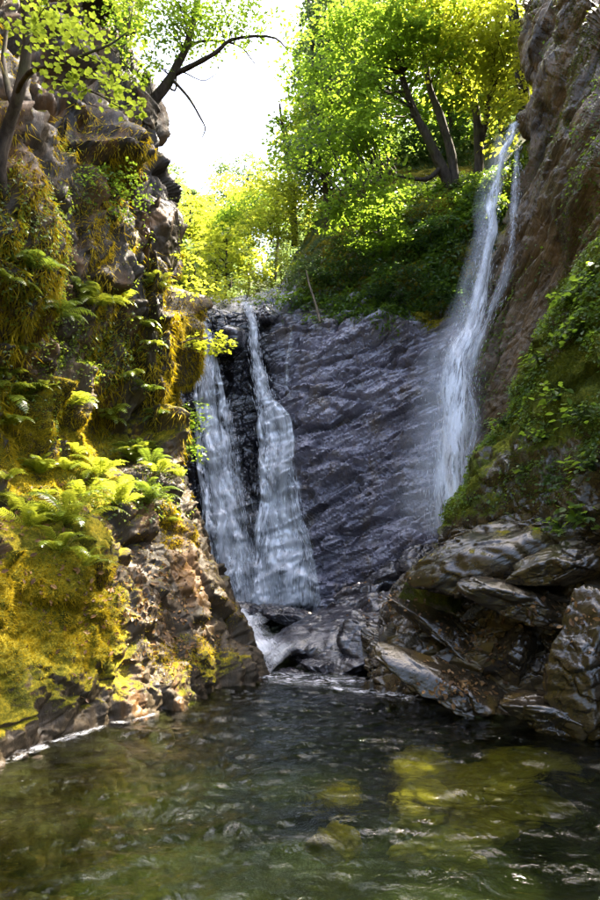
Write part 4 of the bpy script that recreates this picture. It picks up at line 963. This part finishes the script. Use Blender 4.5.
# ------------------------------------------------------------------ ferns and leafy plants
def frond_mesh(name, seed, L_=1.0, mat='fern'):
    rg = np.random.default_rng(seed); n = 22
    t_ = np.linspace(0, 1, n); arc = np.stack((0.06 * np.sin(t_ * 2.2 + seed), t_ * .86, .42 * np.sin(t_ * 2.1) - .12 * t_ ** 2), 1)
    Vs, Fs, o = [], [], 0
    V, F = tube(arc, np.linspace(.008, .002, n), 4)
    tri = np.concatenate((F[:, [0, 1, 2]], F[:, [0, 2, 3]])); Vs.append(V); Fs.append(tri); o = len(V)
    T = np.gradient(arc, axis=0); T /= np.linalg.norm(T, axis=1, keepdims=True)
    up = np.array((0, -.3, 1.0))
    for i in range(3, n):
        ln = .20 * math.sin(math.pi * (t_[i] * .86 + .10)) ** .8 + .012
        S_ = np.cross(T[i], up); S_ /= np.linalg.norm(S_); U = np.cross(S_, T[i])
        for sg in (1, -1):
            d = S_ * sg + T[i] * .42 + U * rg.normal(-.12, .10); d /= np.linalg.norm(d); w = T[i] * .020
            a = arc[i]; m = a + d * ln * .5; e_ = a + d * ln - U * ln * .18
            Vs.append(np.array((a - w * .6, a + w * .6, m + w, m - w * .8, e_))); Fs.append(np.array(((0, 1, 2), (0, 2, 3), (3, 2, 4))) + o); o += 5
    V = np.concatenate(Vs) * L_; F = np.concatenate(Fs)
    return mesh_data(name, V, F, M[mat], False, {'var': np.clip(rg.normal(.5, .2) + .15 * noise(V * 9, seed), 0, 1)})
FR = [frond_mesh('frond', s) for s in range(4)]
FRD = [frond_mesh('frond', s + 10, mat='fern_dark') for s in range(3)]
from mathutils import Matrix
def fern(p, L_, n, seed, label, group=None, face=-90, spread=150, dark=False, lean=0.25):
    rg = np.random.default_rng(seed); root = empty('fern', p, label=label, cat='fern', group=group)
    for i in range(n):
        o = bpy.data.objects.new('frond', (FRD if dark else FR)[int(rg.integers(0, 3))])
        az = R(face + 90 * 0 + spread * ((i + .5) / n * 2 - 1) * .5 + rg.normal(0, 9))           # outward heading
        o.rotation_euler = (rg.normal(lean, .22), rg.normal(0, .15), az - math.pi / 2)
        s = L_ * rg.uniform(.7, 1.15); o.scale = (s, s, s); link(o, root)
    return root

CAMV = Vector((0, 0, CAM_H))
def hit(px, py, keys):
    """where the line of sight through px,py meets the built rock"""
    d = (Vector(W(px, py, 10.0)) - CAMV).normalized(); best = None
    for k in keys:
        l, n, _, dist = BV[k].ray_cast(CAMV, d)
        if l is not None and (best is None or dist < best[2]): best = (l, n, dist)
    if best is None: return None, None
    n = best[1]
    if n.dot(d) > 0: n = -n
    return np.array(best[0]), np.array(n)

ferns = [  # px, py, frond length, fronds, label
    (70, 520, .52, 12, 'large bright fern arching over the mossy bank'), (120, 500, .42, 10, 'sunny fern on the bank behind the dark hollow'), (150, 495, .36, 9, 'dark-rooted fern near the bank top'),
    (60, 545, .34, 8, 'drooping fern below the large bright one'), (30, 520, .34, 8, 'fern half buried in brown leaf litter'), (100, 470, .42, 9, 'pale fern under the overhang'),
    (72, 400, .52, 9, 'white-lit fern hanging from the overhanging ledge'), (110, 415, .46, 9, 'pale fern drooping beside the orange rock strip'), (10, 390, .48, 7, 'fern jutting from the dark recess in the cliff'),
    (8, 420, .40, 7, 'fern hanging low in the dark recess'), (55, 310, .42, 9, 'green fern on the shaded cliff shelf'), (95, 300, .44, 10, 'bright fern tuft high on the cliff shelf'),
    (120, 295, .40, 9, 'yellow fern tuft near the hanging moss'), (140, 320, .30, 8, 'little fern over the hanging moss'), (30, 265, .40, 7, 'shaded fern on the upper left cliff'), (5, 280, .36, 6, 'sunlit fern tip at the cliff fold'),
    (135, 455, .36, 9, 'feathery fern at the back of the bank'), (160, 465, .30, 8, 'small fern on the bank shoulder'), (40, 470, .36, 8, 'fern beneath the drooping pale ferns'), (85, 560, .28, 7, 'small fern in the dark hollow of the bank'),
    (160, 280, .30, 7, 'thin fern on the crag side'), (20, 345, .34, 6, 'dark fern in the shaded cleft'), (165, 520, .24, 6, 'tiny fern low on the bank edge'), (180, 470, .26, 7, 'fern fringe at the bank corner')]
for k, (px, py, L_, n, lb) in enumerate(ferns):
    p, nn = hit(px, py + 8, 'l')
    if p is None: continue
    fern(p - nn * .03, L_ * 1.25, n + 2, 600 + k, lb, 'ferns on the left bank', face=math.degrees(math.atan2(nn[1], nn[0])), spread=200 if py > 430 else 170,
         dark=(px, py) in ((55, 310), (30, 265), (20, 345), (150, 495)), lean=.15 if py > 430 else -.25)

rgf = np.random.default_rng(77)
for k in range(26):
    px, py = (rgf.uniform(5, 185), rgf.uniform(445, 525)) if k < 15 else (rgf.uniform(0, 165), rgf.uniform(265, 430))
    p, nn = hit(px, py, 'l')
    if p is None or nn[2] < -.3: continue
    fern(p - nn * .03, rgf.uniform(.26, .42), 8, 660 + k, 'small fern crowded among the larger ferns of the bank' if k < 15 else 'small fern tuft clinging to the mossy cliff face',
         'small ferns on the bank' if k < 15 else 'small ferns on the cliff', face=math.degrees(math.atan2(nn[1], nn[0])), spread=190, dark=k % 3 == 0, lean=.1 if k < 15 else -.2)

LEAFP = mesh_data('leaf', OVAL[0] * np.array((1.25, 1, 1)), OVAL[1], M['leaf'], False, {'var': np.full(7, .6)})
LEAFP2 = mesh_data('leaf', OVAL[0] * np.array((1.25, 1, 1)), OVAL[1], M['leaf'], False, {'var': np.full(7, 1.0)})
def leafy_plant(p, nn, r, n, size, seed, label, group):
    rg = np.random.default_rng(seed); root = empty('leafy_plant', p, label=label, cat='plant', group=group)
    parts = []
    for i in range(n):
        d = nn + rg.normal(0, .75, 3); d[2] = d[2] * .6 + .25; d /= np.linalg.norm(d); e_ = d * r * rg.uniform(.35, 1.1)
        parts.append(tube(np.array((np.zeros(3), e_ * .5 + np.array((0, 0, .04)), e_)), (.004, .003, .002), 4))
        o = bpy.data.objects.new('leaf', LEAFP if i % 3 else LEAFP2); o.location = tuple(e_)
        o.rotation_euler = (rg.normal(-.3, .35), rg.normal(0, .35), math.atan2(d[1], d[0]) - math.pi / 2 + rg.normal(0, .7)); s = size * rg.uniform(.7, 1.25); o.scale = (s, s, s)
        link(o, root)
    V, F = join(parts); mk('stems', V, F, M['leaf_dark'], root, attrs={'var': np.full(len(V), .5)})
plants = [(585, 520, .30, 26, .12, 'broad-leaved green plant growing over the bulging boulder'), (560, 530, .22, 18, .11, 'smaller broad-leaved plant above the layered block'), (580, 330, .26, 20, .10, 'leafy plant near the top of the mossy ledge'),
          (560, 400, .26, 20, .10, 'leafy plant half way up the mossy ledge'), (585, 420, .28, 20, .11, 'leafy plant hanging over the ledge rim'), (540, 360, .2, 16, .09, 'small plant in a crack at the ledge edge'), (596, 280, .26, 18, .1, 'leafy plant at the high end of the ledge'),
          (545, 440, .22, 18, .09, 'low plant in the moss below the ledge edge'), (505, 425, .2, 16, .08, 'plant at the low tip of the mossy ledge'), (595, 470, .26, 20, .11, 'plant above the broad-leaved clump'), (525, 470, .16, 14, .07, 'tiny plant on the moss slope'), (570, 300, .22, 16, .09, 'plant against the brown wall')]
for k, (px, py, r, n, s, lb) in enumerate(plants):
    r, n, s = r * 1.15, int(n * 2.0), s * .85
    p, nn = hit(px, py, 'kr')
    if p is not None: leafy_plant(p, nn, r, n, s, 700 + k, lb, 'leafy plants on the right ledge')

# ------------------------------------------------------------------ scattered cover: moss blades, litter
def scatter(Q, NN, n, wfun, rg):
    q = Q.reshape(-1, 3); nn = NN.reshape(-1, 3)
    a = np.linalg.norm(np.cross(np.gradient(Q, axis=1), np.gradient(Q, axis=0)), axis=2).ravel()
    w = a * np.clip(wfun(q, nn), 0, None); w /= w.sum()
    i = rg.choice(len(q), n, p=w)
    e1 = np.gradient(Q, axis=1).reshape(-1, 3)[i]; e2 = np.gradient(Q, axis=0).reshape(-1, 3)[i]
    return q[i] + e1 * rg.uniform(-.5, .5, (n, 1)) + e2 * rg.uniform(-.5, .5, (n, 1)), nn[i]
def blades(name, Q, NN, n, wfun, ln, wd, mat, seed, hang=.6, **tags):
    rg = np.random.default_rng(seed); P, N = scatter(Q, NN, n, wfun, rg)
    d = N + rg.normal(0, .55, (n, 3)); d[:, 2] -= hang; d /= np.linalg.norm(d, axis=1, keepdims=True)
    s = np.cross(d, rg.normal(0, 1, (n, 3))); s /= np.linalg.norm(s, axis=1, keepdims=True)
    l = rg.uniform(.5, 1.4, (n, 1)) * ln; w = wd * rg.uniform(.6, 1.3, (n, 1))
    V = np.stack((P - s * w - N * .01, P + s * w - N * .01, P + d * l), 1).reshape(-1, 3)
    F = np.arange(3 * n).reshape(-1, 3)
    var = np.clip(.5 + .6 * fbm(P, 1.6, 3, seed) + rg.normal(0, .12, n), 0, 1).repeat(3)
    mk(name, V, F, M[mat], smooth=False, attrs={'var': var}, kind='stuff', **tags)
inview = lambda q: ((q[:, 1] > 4.0) & (q[:, 1] < 13)).astype(float)
blades('moss', QL, NL, 90000, lambda q, n: inview(q) * sstep(.25, .7, q[:, 2]) * (1 - sstep(3.0, 3.6, q[:, 2] - .12 * q[:, 1])) * (q[:, 1] < 9.3) * np.clip(-.25 + 2.0 * fbm(q, .9, 4, 77) + .35 * (1 - sstep(5.6, 7.0, q[:, 1])), .012, 2), .035, .005, 'moss_blade', 801, .7,
       label='golden moss carpeting the left bank', cat='moss')
blades('hanging_moss', QL, NL, 42000, lambda q, n: inview(q) * sstep(2.2, 3.0, q[:, 2]) * (1 - sstep(7, 9, q[:, 2])) * np.clip(-.05 + 1.7 * fbm(q * np.array((1, 1, .4)), 1.0, 3, 78), 0, 2), .13, .008, 'moss_blade', 802, 1.6,
       label='strings of yellow moss hanging down the left cliff', cat='moss')
blades('moss', QK, NK, 60000, lambda q, n: inview(q) * sstep(1.9, 2.6, q[:, 2]) * np.clip(.3 + 1.5 * fbm(q, 1.0, 3, 79), 0.02, 2), .05, .006, 'moss_green', 803, .6,
       label='bright green moss on the right ledge', cat='moss')
blades('hanging_plants', QB, NB, 36000, lambda q, n: sstep(7.4, 8.6, q[:, 2] + .8 * fbm(q, .9, 3, 51)) * sstep(-.6, .4, q[:, 0]) * np.clip(.4 + 1.3 * fbm(q, .9, 3, 52), 0, 2), .16, .02, 'leaf_gray', 804, .9,
       label='curtain of small plants hanging over the purple wall', cat='vegetation')
blades('wall_plants', QR, NR, 14000, lambda q, n: (q[:, 1] > 6) * np.clip(-.25 + 1.5 * fbm(q, .6, 3, 66), 0, 2), .06, .012, 'moss_green', 805, .6,
       label='thin green growth in seams of the brown wall', cat='vegetation')
def cover(name, Q, NN, n, wfun, size, mat, seed, lift=.04, **tags):
    rg = np.random.default_rng(seed); P, N = scatter(Q, NN, n, wfun, rg)
    P = P + N * rg.uniform(.2, 1, (n, 1)) * lift
    V, F, var = leaf_cloud(P, N * .6 + np.array((0, -.1, .5)) + rg.normal(0, .4, (n, 3)), rg.normal(0, 1, (n, 3)) + np.array((0, 0, -.6)), size, QUAD, rg)
    mk(name, V, F, M[mat], smooth=False, attrs={'var': var}, kind='stuff', **tags)
cover('ground_cover', QK, NK, 16000, lambda q, n: inview(q) * sstep(2.0, 2.8, q[:, 2]) * np.clip(.05 + 1.6 * fbm(q, 1.3, 3, 85), 0, 2), .045, 'leaf', 811, .07, label='small green leaves spreading over the moss of the right ledge', cat='ground cover')
cover('undergrowth', QL, NL, 15000, lambda q, n: inview(q) * sstep(1.9, 2.4, q[:, 2]) * (1 - sstep(6, 8, q[:, 2])) * np.clip(-.1 + 1.8 * fbm(q, .9, 3, 86), 0, 2), .04, 'leaf_lime', 812, .08, label='small bright leaves sprouting all over the left cliff', cat='undergrowth')
cover('creeper', QB, NB, 30000, lambda q, n: sstep(7.3, 8.4, q[:, 2] + .9 * fbm(q, .9, 3, 51)) * sstep(-.7, .3, q[:, 0]) * (q[:, 1] < 18.5) * np.clip(.15 + 1.6 * fbm(q, .8, 3, 87), 0, 2), .10, 'leaf', 813, .22, label='leafy creeper draped over the rim of the purple wall', cat='creeper')
cover('creeper', QR, NR, 5000, lambda q, n: (q[:, 1] > 6) * np.clip(-.45 + 1.8 * fbm(q, .55, 3, 88), 0, 2), .06, 'leaf', 814, .08, label='small green leaves rooted in seams of the brown wall', cat='creeper')
def litter(name, spots, seed, size, **tags):
    rg = np.random.default_rng(seed); Ps, Ns = [], []
    dg = bpy.context.evaluated_depsgraph_get()
    for (px, py, sx, sy, k) in spots:
        for i in range(k):
            d = (Vector(W(px + rg.normal(0, sx), py + rg.normal(0, sy), 10.0)) - CAMV).normalized()
            ok, l, nn, _, ob, _ = S.ray_cast(dg, CAMV + d * .5, d)
            if ok and ob.name.split('.')[0] in ('cliff_left', 'bank_right', 'rock', 'boulder', 'moss'):
                if nn.dot(d) > 0: nn = -nn
                if nn.z > .15: Ps.append(l + nn * .006); Ns.append(nn)
    P = np.array(Ps); N = np.array(Ns); n = len(P)
    V, F, var = leaf_cloud(P, N + rg.normal(0, .35, (n, 3)), rg.normal(0, 1, (n, 3)), size, OVAL, rg)
    mk(name, V, F, M['litter'], smooth=False, attrs={'var': var}, kind='stuff', **tags)
bpy.context.view_layer.update()
litter('leaf_litter', [(25, 510, 30, 14, 420), (130, 600, 28, 30, 300), (165, 585, 22, 28, 220), (45, 585, 20, 25, 120), (180, 640, 18, 22, 160), (100, 640, 25, 25, 100)], 901, .05, label='brown fallen leaves lying on the left bank', cat='leaves')
litter('leaf_litter', [(462, 688, 24, 8, 240), (470, 640, 22, 12, 160), (550, 612, 24, 10, 120), (400, 600, 20, 16, 120), (560, 620, 20, 8, 60)], 902, .05, label='orange fallen leaves on the right bank slabs', cat='leaves')
